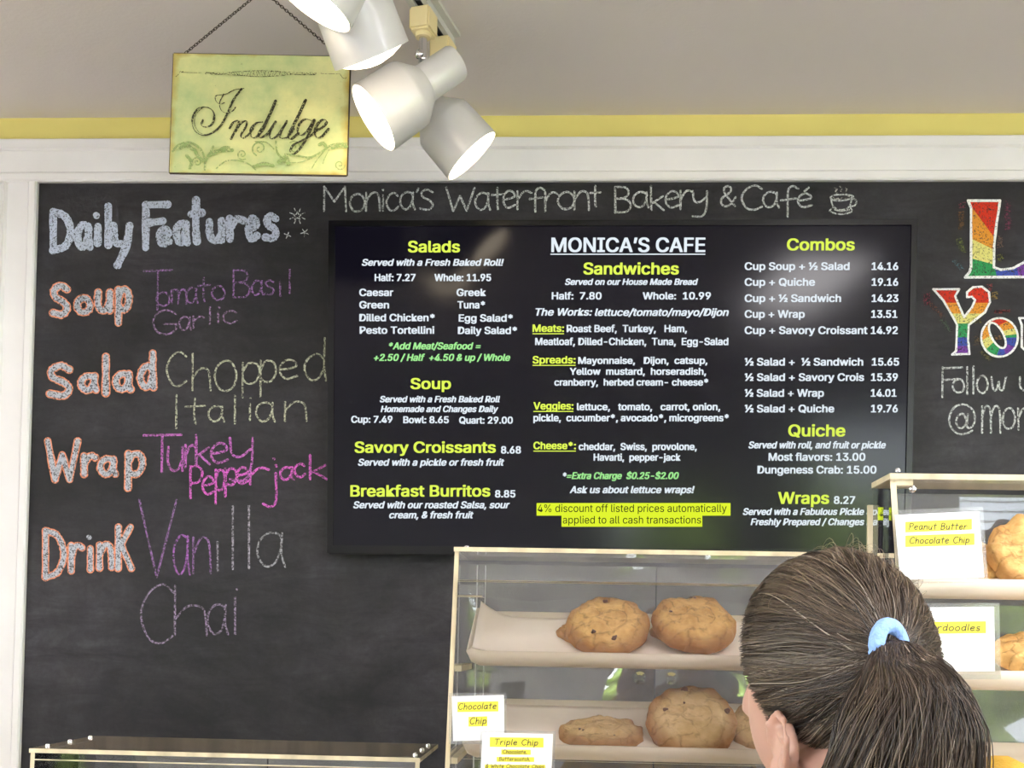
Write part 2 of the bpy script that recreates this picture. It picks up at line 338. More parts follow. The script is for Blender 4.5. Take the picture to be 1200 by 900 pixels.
# ------------------------------------------------------------ stroke lettering
G = {
 'a': (55, '50,50 42,60 24,61 8,45 6,20 20,1 38,8 49,36/50,61 49,25 56,0'), 'b': (55, '8,100 8,0/8,35 22,58 44,55 50,28 38,4 18,2 8,14'),
 'c': (50, '48,52 32,62 12,50 6,25 18,3 36,2 50,14'), 'd': (55, '48,52 32,62 12,50 5,25 18,2 36,6 48,30/50,100 49,40 52,0'),
 'e': (52, '8,30 30,34 48,42 42,58 24,61 8,42 8,18 24,0 50,10'), 'f': (45, '48,92 34,101 22,88 20,50 20,0/2,54 42,60'),
 'g': (55, '50,50 40,60 22,60 7,40 12,10 32,6 49,34/50,60 50,-10 36,-34 10,-28'), 'h': (52, '8,100 8,0/8,32 24,58 42,56 47,30 48,0'),
 'i': (14, '7,60 7,0/7,84 8,80'), 'j': (30, '24,60 24,-15 14,-34 0,-26/24,84 25,80'), 'k': (48, '8,100 8,0/44,58 10,26/18,32 48,0'),
 'l': (12, '6,100 6,0'), 'm': (80, '6,60 6,0/6,34 18,58 34,56 38,34 38,0/38,34 52,58 68,56 73,34 74,0'), 'n': (52, '7,60 7,0/7,32 24,58 42,56 47,30 48,0'),
 'o': (54, '27,61 10,50 4,28 14,5 30,0 46,10 52,34 42,56 27,61'), 'p': (54, '8,60 7,-36/8,36 22,58 44,56 50,30 38,6 18,4 8,16'),
 'r': (42, '7,60 7,0/7,30 20,54 32,60 44,54'), 's': (44, '42,54 24,62 9,52 14,38 34,28 42,14 30,0 4,4'),
 't': (44, '22,94 21,30 24,0/2,62 44,66'), 'u': (52, '7,60 6,22 18,1 36,6 46,30/47,60 47,0'), 'v': (48, '4,60 24,0/24,0 46,60'),
 'w': (70, '4,60 12,10 24,2 36,40/36,40 42,6 56,6 68,60'), 'y': (52, '6,60 10,26 26,20 44,36/48,60 46,0 34,-30 6,-30'), 'x': (45, '4,60 44,0/44,60 4,0'),
 'B': (60, '8,100 8,0/8,100 40,98 50,78 38,58 10,54/10,54 44,50 56,26 42,3 8,0'), 'C': (66, '66,86 46,100 20,86 5,50 18,10 42,0 66,14'),
 'D': (66, '8,100 8,0/8,100 42,88 60,50 44,12 8,0'), 'F': (55, '6,100 6,0/6,98 55,100/8,58 44,62'), 'G': (70, '66,84 44,100 18,86 5,50 18,8 44,0 66,18 66,42/66,42 34,42'),
 'I': (14, '7,100 7,0'), 'K': (60, '8,100 8,0/56,100 10,48/20,56 60,0'), 'M': (78, '6,0 6,100/6,100 38,40/38,40 70,100/70,100 74,0'),
 'P': (56, '8,100 8,0/8,96 38,100 54,78 40,52 10,46'), 'S': (56, '54,88 32,101 8,86 12,62 40,46 54,24 38,2 4,8'),
 'T': (66, '2,98 66,100/34,98 33,0'), 'V': (66, '2,100 32,0/32,0 66,100'), 'W': (92, '2,100 24,0/24,0 46,64/46,64 68,0/68,0 92,100'),
 '&': (60, '58,0 20,62 18,90 32,100 44,88 36,66 8,36 8,8 26,0 46,14 60,44'), "'": (8, '6,100 4,82'), ',': (10, '8,6 2,-14'), '@': (90, '64,34 50,66 30,56 26,32 40,16 58,30 66,64/66,64 62,26 74,18 88,40 84,76 56,98 22,90 3,58 6,22 34,-4 66,0 80,8'),
 'é': (52, '8,30 30,34 48,42 42,58 24,61 8,42 8,18 24,0 50,10/28,72 40,88'), ' ': (34, ''), 'Y': (52, '6,60 12,22 30,16/50,60 40,10 18,-38'),
}
def catmull(p, n=7):
    if len(p) < 3: 
        return [p[0].lerp(p[-1], i / 4) for i in range(5)]
    out = []; closed = (p[0] - p[-1]).length < 1e-6
    for i in range(len(p) - 1):
        p0 = p[i - 1] if i > 0 else (p[-2] if closed else p[0] * 2 - p[1]); p1, p2 = p[i], p[i + 1]
        p3 = p[i + 2] if i + 2 < len(p) else (p[1] if closed else p[-1] * 2 - p[-2])
        for k in range(n):
            t = k / n; out.append(.5 * ((2 * p1) + (p2 - p0) * t + (2 * p0 - 5 * p1 + 4 * p2 - p3) * t * t + (3 * p1 - p0 - 3 * p2 + p3) * t ** 3))
    out.append(p[-1].copy()); return out
def gstrokes(ch):
    s = G[ch][1]
    if not s: return []
    return [[Vector([float(q) for q in pt.split(',')]) for pt in st.split(' ')] for st in s.split('/')]
class Ribbon:
    """flat strokes on a plane given by mapping f(px, py, lift) -> world point; widths in the units of the 2d coordinates"""
    def __init__(s, f, lift=.0006): s.f = f; s.v = []; s.c = []; s.q = []; s.l = lift; s.n = 0
    def stroke(s, pts, w, col, dens=1.0, wf=None, smooth=True, jit=.12):
        p = catmull(pts) if smooth else pts
        p = [q for i, q in enumerate(p) if i == 0 or (q - p[i - 1]).length > 1e-4]
        if len(p) < 2: return
        s.n += 1; lift = s.l + s.n * .000012; m = len(p)
        T = [(p[min(i + 1, m - 1)] - p[max(i - 1, 0)]).normalized() for i in range(m)]
        rows = []
        W0 = [(wf(T[i], i / (m - 1)) if wf else w) * (1 + random.uniform(-jit, jit)) / 2 for i in range(m)]
        def row(c, t, hw): rows.append((c + Vector((-t.y, t.x)) * hw, c - Vector((-t.y, t.x)) * hw))
        for a, k in ((.98, .25), (.7, .72), (.35, .94)): row(p[0] - T[0] * W0[0] * a, T[0], W0[0] * k)
        for i in range(m): row(p[i], T[i], W0[i])
        for a, k in ((.35, .94), (.7, .72), (.98, .25)): row(p[-1] + T[-1] * W0[-1] * a, T[-1], W0[-1] * k)
        b0 = len(s.v)
        for (a, b_) in rows:
            s.v += [s.f(a.x, a.y, lift), s.f(b_.x, b_.y, lift)]; s.c += [(*col, dens)] * 2
        for i in range(len(rows) - 1): k = b0 + 2 * i; s.q.append((k, k + 1, k + 3, k + 2))
    def poly(s, pts, col, dens=1.0):
        s.n += 1; b0 = len(s.v)
        for p in pts: s.v.append(s.f(p[0], p[1], s.l + s.n * .000012)); s.c.append((*col, dens))
        s.q.append(tuple(range(b0, b0 + len(pts))))
    def glyph(s, ch, box, w, col, dens=1.0, wf=None, inset=0, wob=0.0, jit=.12):
        st = gstrokes(ch); x0, y0, x1, y1 = box; x0 += inset; x1 -= inset; y0 += inset; y1 -= inset
        al = [p for q in st for p in catmull(q)]; ax, bx = min(p.x for p in al), max(p.x for p in al); ay, by = min(p.y for p in al), max(p.y for p in al)
        for q in st:
            pp = []
            for p in q:
                u = (p.x - ax) / (bx - ax) if bx - ax > 1 else .5; v = (p.y - ay) / (by - ay) if by - ay > 1 else .5
                pp.append(Vector((x0 + u * (x1 - x0) + random.uniform(-wob, wob), y1 + v * (y0 - y1) + random.uniform(-wob, wob))))
            if (q[0] - q[-1]).length < 1e-6: pp[-1] = pp[0].copy()
            s.stroke(pp, w, col, dens, wf, jit=jit)
    def text(s, txt, x0, x1, base, cap, w, col, slant=.0, dens=1.0):
        wid = sum(G[c][0] + 16 for c in txt) - 16; k = (x1 - x0) / wid; x = 0
        for c in txt:
            for q in gstrokes(c):
                s.stroke([Vector((x0 + (x + p.x) * k + slant * p.y * cap / 100, base - p.y * cap / 100)) for p in q], w, col, dens, jit=0)
            x += G[c][0] + 16
    def build(s, name, m, parent, **k):
        me = bpy.data.meshes.new(name); me.from_pydata([tuple(v) for v in s.v], [], s.q)
        a = me.color_attributes.new('col', 'FLOAT_COLOR', 'POINT'); a.data.foreach_set('color', np.array(s.c, dtype=np.float32).ravel())
        return link(name, me, m, parent, **k)
# ------------------------------------------------------------ chalkboard
BY = WY - .010
board = empty('chalkboard', (0, WY, CZ), label='large black chalkboard wall covered with chalk lettering inside a white frame', cat='chalkboard')
box_obj('board_surface', (XB0, BY, .55), (2.3, WY - .0005, zT1), M['board'], board)
fb = lambda x, y, l: PY(x, y, BY - l)
def word(name, label, items, w, col, off=(0, 0), sc=1, dens=1.0, outline=None, inset=0, wob=.25, dots=()):
    r = Ribbon(fb)
    cols = col if isinstance(col, list) else [col] * len(items)
    def bx(it): c, a, b_, c_, d = it; return (off[0] + a / sc, off[1] + c_ / sc, off[0] + b_ / sc, off[1] + d / sc)
    if outline:
        for it in items: 
            st = random.getstate(); r.glyph(it[0], bx(it), w + outline[1], outline[0], dens=1.15, inset=inset, wob=wob); random.setstate(st); r.glyph(it[0], bx(it), w, (.035, .033, .036), dens=2, inset=inset, wob=wob); random.setstate(st)
            r.glyph(it[0], bx(it), w, cols[0], dens=dens, inset=inset, wob=wob)
    else:
        for it, c in zip(items, cols):
            r.glyph(it[0], bx(it), w, c, dens=dens, inset=inset, wob=wob)
            if w < 5:
                r.glyph(it[0], bx(it), w * .7, c, dens=dens * .8, inset=inset, wob=wob * 2)
    for (x, y) in dots: r.stroke([Vector((off[0] + x / sc, off[1] + y / sc)), Vector((off[0] + x / sc + .6, off[1] + y / sc + .6))], w * .9, cols[0], dens)
    r.build(name, M['chalk'], board, label=label); return r
CW = s2l((205, 208, 205)); CT = s2l((190, 188, 180)); BW = s2l((190, 198, 215)); PK = s2l((196, 110, 190)); MG = s2l((222, 112, 205)); PU = s2l((165, 120, 180)); GY = s2l((172, 165, 178)); OR = s2l((235, 150, 115)); YW = s2l((200, 202, 175)); GW = s2l((188, 192, 202))
word('chalk_title', 'white chalk line across the top with a cafe name', [('M', 380, 405.5, 219, 247.5), ('o', 410, 427.5, 227, 248), ('n', 429, 445, 225.5, 247), ('i', 447.5, 450, 222, 247), ('c', 453, 467, 226, 247), ('a', 469, 486, 225, 245.5), ("'", 488.5, 490, 221, 225), ('s', 492, 507, 222, 246),
    ('W', 523, 556, 220, 247), ('a', 557, 574.5, 226, 246), ('t', 576.5, 590, 220, 245), ('e', 590, 603.5, 223.5, 243.5), ('r', 606.5, 623, 224, 245), ('f', 620.5, 638, 220, 248), ('r', 639, 654, 225.5, 247.5), ('o', 654, 673, 225, 245), ('n', 673, 690, 224, 246), ('t', 692, 704, 218, 242),
    ('B', 721, 739, 219, 249), ('a', 742, 760, 225, 243), ('k', 763, 778, 218, 246), ('e', 780, 796, 224, 243), ('r', 797.5, 812, 223.5, 245), ('y', 812, 828.5, 224, 254), ('&', 845, 862, 218, 241.5), ('C', 869, 893, 217.5, 246), ('a', 894, 913, 225, 243), ('f', 915, 935.5, 218, 254), ('é', 935, 951, 220, 243)],
    2.3, CW, dens=1.02)
r = Ribbon(fb); V = lambda *a: [Vector((840 + a[i] / 6, 210 + a[i + 1] / 6)) for i in range(0, len(a), 2)]
for st in (V(800, 130, 830, 112, 890, 108, 950, 115, 955, 128, 900, 148, 830, 150, 800, 130), V(803, 140, 815, 185, 850, 212, 900, 212, 935, 185, 952, 125), V(945, 150, 965, 138, 982, 155, 970, 185, 940, 190), V(815, 200, 795, 225, 840, 242, 900, 245, 950, 225, 940, 200), V(830, 215, 880, 225, 930, 215)):
    r.stroke(st, 1.8, CW, .98)
for st in (V(830, 60, 845, 70, 835, 85, 845, 97), V(865, 50, 880, 62, 872, 80, 885, 95), V(905, 60, 915, 72, 905, 85, 912, 97), V(820, 132, 840, 145, 850, 130, 865, 146, 885, 128, 900, 142, 930, 122)): r.stroke(st, 1.6, CT, .75)
r.build('chalk_cup_drawing', M['chalk'], board, label='small white chalk drawing of a steaming cup')
DF = [('D', 95, 198, 80, 268), ('a', 192, 275, 135, 255), ('i', 272, 308, 140, 238), ('l', 315, 348, 60, 248), ('Y', 335, 435, 138, 328), ('F', 467, 585, 50, 258), ('e', 522, 590, 150, 242), ('a', 590, 665, 128, 236), ('t', 648, 725, 35, 230), ('u', 722, 805, 120, 228), ('r', 805, 890, 108, 222), ('e', 880, 945, 108, 222), ('s', 948, 1022, 98, 220)]
G['i'], gi = (14, '7,60 7,0'), G['i']
word('chalk_heading', 'thick bluish white chalk words Daily Features', DF, 9.0, BW, (30, 220), 3.4286, dens=1.12, inset=4.7, wob=.5, dots=[(283, 110)])
P3 = dict(off=(0, 200), sc=3)
word('chalk_word', 'thick orange-edged chalk word Soup', [('S', 172, 250, 390, 520), ('o', 258, 330, 435, 512), ('u', 330, 400, 415, 505), ('p', 402, 467, 405, 550)], 6.6, GW, dens=1.02, outline=(OR, 3.0), inset=4.6, **P3)
word('chalk_word', 'thick orange-edged chalk word Salad', [('S', 162, 257, 672, 805), ('a', 272, 352, 708, 785), ('l', 355, 390, 640, 795), ('a', 393, 473, 700, 782), ('d', 480, 553, 628, 775)], 6.6, GW, dens=1.02, outline=(OR, 3.0), inset=4.6, **P3)
P4 = dict(off=(0, 480), sc=3)
word('chalk_word', 'thick orange-edged chalk word Wrap', [('W', 155, 285, 98, 258), ('r', 283, 347, 150, 240), ('a', 340, 418, 160, 240), ('p', 437, 513, 143, 288)], 6.0, GW, dens=1.02, outline=(OR, 3.0), inset=4.2, **P4)
word('chalk_word', 'thick orange-edged chalk word Drink', [('D', 148, 237, 412, 602), ('r', 237, 300, 465, 580), ('i', 300, 335, 475, 575), ('n', 337, 405, 462, 568), ('K', 403, 475, 400, 570)], 6.0, GW, dens=1.02, outline=(OR, 3.0), inset=4.2, dots=[(312, 448)], **P4)
word('chalk_word', 'faint pink chalk words Tomato Basil', [('T', 505, 605, 350, 488), ('o', 550, 597, 428, 475), ('m', 603, 655, 418, 468), ('a', 655, 695, 412, 465), ('t', 697, 738, 377, 460), ('o', 745, 790, 405, 455), ('B', 822, 878, 350, 445), ('a', 885, 925, 387, 437), ('s', 930, 962, 385, 435), ('i', 982, 988, 388, 440), ('l', 1015, 1023, 346, 430)], 2.1, PU, dens=.86, **P3)
word('chalk_word', 'faint mauve chalk word Garlic', [('G', 538, 620, 490, 575), ('a', 630, 672, 513, 560), ('r', 680, 717, 513, 552), ('l', 735, 742, 480, 540), ('i', 765, 770, 497, 536), ('c', 785, 832, 492, 537)], 2.1, s2l((170, 135, 178)), dens=.86, dots=[(770, 480)], **P3)
word('chalk_word', 'pale yellow chalk word Chopped', [('C', 587, 655, 637, 757), ('h', 677, 740, 643, 772), ('o', 755, 832, 668, 775), ('p', 852, 912, 675, 798), ('p', 915, 970, 668, 795), ('e', 983, 1045, 665, 732), ('d', 1070, 1145, 588, 738)], 2.2, YW, dens=.92, **P3)
word('chalk_word', 'pale yellow chalk word Italian', [('I', 612, 628, 790, 905), ('t', 652, 720, 800, 890), ('a', 733, 788, 828, 882), ('l', 810, 842, 790, 888), ('i', 872, 884, 820, 876), ('a', 900, 966, 815, 882), ('n', 1002, 1077, 812, 880)], 2.2, YW, dens=.92, dots=[(880, 800)], **P3)
word('chalk_word', 'bright magenta chalk word Turkey', [('T', 505, 637, 88, 218), ('u', 590, 642, 132, 215), ('r', 652, 690, 125, 205), ('k', 690, 738, 90, 192), ('e', 742, 800, 118, 188), ('y', 808, 888, 100, 250)], 2.8, s2l((200, 115, 195)), dens=.98, **P4)
word('chalk_word', 'bright magenta chalk word Pepperjack', [('P', 670, 712, 198, 310), ('e', 712, 752, 235, 298), ('p', 758, 790, 212, 332), ('p', 792, 832, 207, 305), ('e', 832, 872, 203, 260), ('r', 880, 945, 205, 262), ('j', 925, 972, 195, 342), ('a', 985, 1032, 203, 247), ('c', 1036, 1072, 190, 237), ('k', 1090, 1148, 160, 245)], 2.8, MG, dens=.98, dots=[(962, 172)], **P4)
word('chalk_word', 'faded purple chalk word Vanilla', [('V', 490, 620, 318, 588), ('a', 610, 668, 442, 580), ('n', 680, 740, 450, 575), ('i', 757, 772, 465, 568), ('l', 814, 822, 340, 560), ('l', 871, 879, 338, 558), ('a', 905, 1003, 432, 553)], 2.3, [PU, s2l((180, 115, 195)), PU, GY, GY, GY, s2l((170, 170, 175))], dens=.9, **P4)
word('chalk_word', 'faded mauve chalk word Chai', [('C', 495, 612, 615, 822), ('h', 615, 727, 620, 792), ('a', 730, 802, 685, 790), ('i', 820, 833, 660, 790)], 2.3, s2l((165, 145, 175)), dens=.88, dots=[(832, 632)], **P4)
P5 = dict(off=(1040, 340), sc=4.5)
word('chalk_word', 'white chalk word Follow', [('F', 290, 395, 408, 565), ('o', 345, 405, 470, 540), ('l', 418, 424, 405, 548), ('l', 450, 456, 402, 545), ('o', 472, 528, 452, 543), ('w', 548, 625, 458, 530)], 2.2, CW, dens=.98, **P5)
word('chalk_word', 'white chalk word us cut off by the photo edge', [('u', 697, 760, 458, 530), ('s', 780, 830, 455, 530)], 2.2, CW, dens=.98, **P5)
word('chalk_word', 'white chalk handle starting with an at sign', [('@', 325, 460, 603, 760), ('m', 500, 595, 612, 752), ('o', 608, 672, 622, 732), ('n', 690, 750, 622, 735), ('i', 775, 782, 625, 735)], 2.2, CW, dens=.98, **P5)
G['i'] = gi
r = Ribbon(fb)
for (cx, cy, s, n, i0) in ((348.5, 253, 9.5, 8, 5.5), (337, 275.5, 4, 4, 0), (357, 272.5, 4.5, 5, 0)):
    for k in range(n):
        a = 2 * pi * k / n + .4; d = Vector((cos(a), sin(a))); c = Vector((cx, cy)); r.stroke([c + d * i0, c + d * s], 1.1, CW, .95)
c5 = [Vector((348.5 + 5 * (1 if k % 2 == 0 else .45) * sin(pi * k / 5), 253 - 5 * (1 if k % 2 == 0 else .45) * cos(pi * k / 5))) for k in range(10)]
for k in range(10): r.stroke([c5[k], c5[(k + 1) % 10]], 1.2, CW, .95)
r.build('chalk_star_drawing', M['chalk'], board, label='three small white chalk stars')
# rainbow letters
RB = [s2l(c) for c in ((205, 62, 45), (222, 150, 60), (222, 214, 130), (62, 150, 92), (70, 85, 165), (120, 70, 155))]
K = lambda x, y: (1075 + x / 4.288, 220 + y / 4.288)
r = Ribbon(fb)
for pts, c in (([(258, 68), (412, 68), (398, 180), (383, 245), (272, 95)], 0), ([(272, 95), (383, 245), (383, 310), (270, 255)], 1), ([(270, 255), (383, 310), (383, 385), (272, 355)], 2), ([(272, 355), (383, 385), (390, 405), (400, 448), (240, 450), (268, 420)], 3), ([(390, 405), (420, 412), (480, 405), (500, 398), (510, 448), (400, 448)], 4), ([(500, 398), (536, 375), (600, 310), (595, 448), (510, 448)], 5)):
    r.poly([K(*p) for p in pts], RB[c], 1.15)
def outline(r, pts, w=2.6, smooth=False):
    pts = [Vector(K(*p)) for p in pts]
    for i in range(len(pts) - 1): r.stroke([pts[i], pts[i + 1]], w, (.85, .85, .83), 1.25)
outline(r, [(255, 65), (415, 65), (410, 110), (398, 180), (386, 290), (385, 400), (420, 412), (480, 405), (536, 375), (600, 310), (597, 448), (240, 450), (262, 425), (270, 400), (270, 100), (255, 65)], 3)
yp = [(80, 510), (210, 510), (190, 545), (235, 650), (275, 600), (290, 565), (275, 548), (250, 550), (250, 525), (280, 500), (325, 497), (360, 525), (365, 575), (340, 625), (258, 690), (255, 760), (262, 835), (175, 838), (195, 820), (200, 690), (185, 660), (130, 565), (80, 510)]
bmy = bmesh.new(); f = bmy.faces.new([bmy.verts.new((x, -y, 0)) for x, y in yp[:-1]])
ys = [578, 632, 682, 752, 795]
for yy in ys: bmesh.ops.bisect_plane(bmy, geom=bmy.verts[:] + bmy.edges[:] + bmy.faces[:], plane_co=(0, -yy, 0), plane_no=(0, 1, 0))
bmesh.ops.triangulate(bmy, faces=bmy.faces)
for f in bmy.faces:
    cy = -f.calc_center_median().y; b_ = sum(cy > q for q in ys); r.poly([K(v.co.x, -v.co.y) for v in f.verts], RB[b_], 1.15)
bmy.free(); outline(r, yp)
N_ = 36; oc = []; ic = []
for k in range(N_ + 1):
    a = 2 * pi * k / N_; oc.append((413 + 92 * cos(a), 752 - 97 * sin(a))); u, v = 40 * cos(a), -66 * sin(a); ic.append((402 + u * .94 - v * .34, 742 + u * .34 + v * .94)) if False else ic.append((402 + u * .94 + -v * -.30, 742 + v * .95 + u * .30))
def ocol(a):
    a %= 360
    for lim, c in ((5, 3), (25, 2), (55, 1), (130, 0), (185, 1), (215, 2), (260, 3), (290, 4), (330, 5), (361, 4)):
        if a <= lim: return RB[c]
for k in range(N_): r.poly([K(*oc[k]), K(*oc[k + 1]), K(*ic[k + 1]), K(*ic[k])], ocol(360 * k / N_ + 5), 1.15)
for L_ in (oc, ic): r.stroke([Vector(K(*p)) for p in L_], 2.5, (.85, .85, .83), 1.25, smooth=False)
up = [(512, 655), (570, 655), (562, 690), (562, 770), (585, 800), (610, 770), (610, 690), (605, 655), (660, 655), (655, 830), (620, 840), (560, 835), (525, 800), (525, 690), (512, 655)]
r.poly([K(*p) for p in up[:-1]][:8], RB[0], 1.15); outline(r, up)
r.build('chalk_rainbow_letters', M['chalk'], board, label='rainbow filled chalk letters with white outlines on the right')
for (x0, y0, x1, y1, c, n) in ((215, 75, 235, 100, (150, 70, 90), 4), (210, 120, 232, 210, (125, 90, 60), 9), (205, 255, 235, 325, (130, 140, 70), 7), (185, 365, 225, 410, (90, 125, 135), 5), (445, 65, 465, 210, (135, 60, 90), 12), (405, 240, 425, 300, (120, 95, 85), 6), (405, 335, 428, 370, (120, 125, 60), 4), (35, 530, 60, 590, (130, 60, 75), 6), (60, 580, 130, 650, (115, 75, 60), 7), (125, 660, 165, 725, (85, 100, 85), 6), (345, 485, 375, 520, (150, 70, 70), 4), (375, 525, 405, 560, (170, 140, 70), 4), (385, 615, 465, 630, (150, 75, 75), 3), (285, 655, 325, 680, (105, 95, 55), 4), (290, 745, 310, 790, (105, 85, 60), 4), (320, 820, 370, 865, (110, 105, 65), 5), (385, 745, 425, 760, (150, 115, 75), 3)):
    r = Ribbon(fb); pts = []
    for k in range(n * 2):
        v = k / (n * 2 - 1); sx_ = -1 if k % 2 else 1; xm = x0 + (x1 - x0) * (v if (x1 - x0) > 28 and y1 - y0 > 40 else .5); hw = 14 if (y1 - y0) > 20 else (x1 - x0) / 2
        pts.append(Vector(K(xm + sx_ * hw + random.uniform(-3, 3), y0 + (y1 - y0) * v)))
    r.stroke(pts, 1.5, s2l([q * .8 + 14 for q in c]), .84); r.build('chalk_scribble', M['chalk'], board)
# erased ghost smears are in the board material
# ------------------------------------------------------------ television
rx, ry, rz = R(3.57), R(-.36), R(.64); TW, TH = 1.397, .8007
TM = Matrix.Translation((.1088, 2.64, CZ + .6101)) @ (Matrix.Rotation(rz, 4, 'Z') @ Matrix.Rotation(rx, 4, 'X') @ Matrix.Rotation(ry, 4, 'Y'))
TMi = TM.inverted()
tv = empty('television', (.1088, 2.64, CZ + .61 - TH / 2), label='large black wall-mounted screen showing a cafe menu', cat='television')
TH2, TW2 = TH / 2, TW / 2; bz = .013
bm = bmesh.new()
bbox(bm, (-TW2, .0, -TH2), (TW2, .04, TH2), M=TM)
bmesh.ops.recalc_face_normals(bm, faces=bm.faces); bmesh.ops.bevel(bm, geom=bm.edges[:], offset=.006, segments=3, affect='EDGES')
link('casing', bm2me(bm, smooth=True, angle=40), M['tvblack'], tv)
bm = bmesh.new()
for (a, b_, c, d) in ((-TW2 + .003, TH2 - bz - .003, TW2 - .003, TH2 - .003), (-TW2 + .003, -TH2 + .003, TW2 - .003, -TH2 + bz + .009), (-TW2 + .003, -TH2 + bz + .009, -TW2 + bz + .004, TH2 - bz - .003), (TW2 - bz - .004, -TH2 + bz + .009, TW2 - .003, TH2 - bz - .003)):
    bbox(bm, (a, -.006, b_), (c, .001, d), M=TM)
bmesh.ops.recalc_face_normals(bm, faces=bm.faces)
link('bezel', bm2me(bm), M['tvblack'], tv)
m = mat('screen_panel', (.002, .002, .0025), .14, spec=.22, emit=(.006, .005, .012), estr=.35); M['screen'] = m
box_obj('screen', (-TW2 + bz, -.0015, -TH2 + bz + .003), (TW2 - bz, .002, TH2 - bz), m, tv, M=TM)
box_obj('wall_bracket', (-.2, .04, -.2), (.2, .085, .2), M['slot'], tv, M=Matrix.Translation((.1088, 2.615, CZ + .61)))
def tvuv(px, py, l=0):
    o = TMi @ Vector((0, 0, CZ)); d = TMi.to_3x3() @ ray(px, py); t = (-.0016 - o.y) / d.y; p = o + d * t; return p
FONT = None
try: FONT = bpy.data.fonts.load(os.path.join(bpy.utils.system_resource('DATAFILES', path='fonts'), 'Inter.woff2'))
except Exception: FONT = None
def cap_height():
    c = bpy.data.curves.new('t', 'FONT'); c.body = 'H'; c.size = 1
    if FONT: c.font = FONT
    o = bpy.data.objects.new('t', c); COL.objects.link(o); me = bpy.data.meshes.new_from_object(o.evaluated_get(bpy.context.evaluated_depsgraph_get())); h = max(v.co.y for v in me.vertices) - min(v.co.y for v in me.vertices)
    bpy.data.objects.remove(o); bpy.data.meshes.remove(me); bpy.data.curves.remove(c); return h
CAPU = cap_height()
class Txt:
    """collects lines of flat text into one mesh"""
    def __init__(s): s.v = []; s.f = []
    def line(s, body, x0, x1, base, cap, M4, italic=False, bold=.0, uv=tvuv, lift=.0004, base1=None):
        p0 = uv(x0, base); p1 = uv(x1, base if base1 is None else base1); pc = uv(x0, base - cap)
        c = bpy.data.curves.new('t', 'FONT'); c.body = body; c.size = 1; c.resolution_u = 3
        if FONT: c.font = FONT
        if italic: c.shear = .22
        o = bpy.data.objects.new('t', c); COL.objects.link(o); dg = bpy.context.evaluated_depsgraph_get()
        me = bpy.data.meshes.new_from_object(o.evaluated_get(dg)); n = len(me.vertices); co_ = np.empty(n * 3); me.vertices.foreach_get('co', co_); co_ = co_.reshape(-1, 3)
        capu = CAPU
        mn, mx_ = co_[:, 0].min(), co_[:, 0].max(); wd = (p1.x - p0.x); kx = (wd - 2 * bold) / (mx_ - mn); kz = (pc.z - p0.z - bold) / capu
        polys = [tuple(p.vertices) for p in me.polygons]
        X = p0.x + bold + (co_[:, 0] - mn) * kx; Z = p0.z + co_[:, 1] * kz + bold * .5
        Xs = (X - p0.x) / wd; Z = Z + (p1.z - p0.z) * Xs; Y = p0.y + (p1.y - p0.y) * Xs
        offs = [(0, 0)] if bold == 0 else [(-bold, -bold * .5), (bold, bold * .5), (bold, -bold * .5), (-bold, bold * .5), (0, 0)]
        for k, (dx, dz) in enumerate(offs):
            b0 = len(s.v)
            for i in range(n): s.v.append(M4 @ Vector((X[i] + dx, Y[i] - lift - k * .00001, Z[i] + dz)))
            s.f += [tuple(b0 + i for i in p) for p in polys]
        bpy.data.objects.remove(o); bpy.data.meshes.remove(me); bpy.data.curves.remove(c)
    def bar(s, x0, y0, x1, y1, M4, uv=tvuv, lift=.0003):
        b0 = len(s.v)
        for (x, y) in ((x0, y1), (x1, y1), (x1, y0), (x0, y0)): p = uv(x, y); s.v.append(M4 @ Vector((p.x, p.y - lift, p.z)))
        s.f.append((b0, b0 + 1, b0 + 2, b0 + 3))
    def build(s, name, m, parent, **k):
        me = bpy.data.meshes.new(name); me.from_pydata([tuple(v) for v in s.v], [], s.f); return link(name, me, m, parent, **k)
B1, B2 = .0013, .0009
class Lines:
    def __init__(s, name, m): s.n, s.m = name, m
    def line(s, *a, under=None, **k):
        t = Txt(); t.line(*a, **k)
        if under: t.bar(*under, TM)
        t.build(s.n, s.m, tv)
    def bar(s, *a): t = Txt(); t.bar(*a); t.build(s.n, s.m, tv)
head = Lines('menu_heading', emis('screen_yellow', s2l((228, 250, 90)), ES)); body_ = Lines('menu_line', emis('screen_white', s2l((232, 242, 250)), ES)); note = Lines('menu_note', emis('screen_green', s2l((165, 238, 150)), ES))
hlb = Lines('menu_highlight', emis('screen_highlight', s2l((226, 246, 50)), ES)); hlt = Lines('menu_discount_text', emis('screen_dark', (.02, .02, .01), ES))
for (t, a, b_, y, c) in (('Salads', 478, 539, 295.8, 13.5), ('Soup', 481, 528.5, 456, 13), ('Savory Croissants', 415.5, 581, 530.7, 13.2), ('Breakfast Burritos', 410.5, 574.5, 582, 13.5), ('Sandwiches', 683.5, 795.5, 321.7, 14), ('Combos', 922, 1001.5, 293.5, 14), ('Quiche', 923.5, 990.5, 511.5, 14), ('Wraps', 911.5, 971.5, 590.5, 14)):
    head.line(t, a, b_, y, c, TM, bold=B1)
for (t, a, b_, y) in (('Meats:', 624, 661, 389), ('Spreads:', 624, 674.5, 426), ('Veggies:', 625, 672, 480), ('Cheese*:', 625, 675, 526.5)):
    head.line(t, a, b_, y, 8.8, TM, bold=B2, under=(a, y + 1.6, b_, y + 2.7))
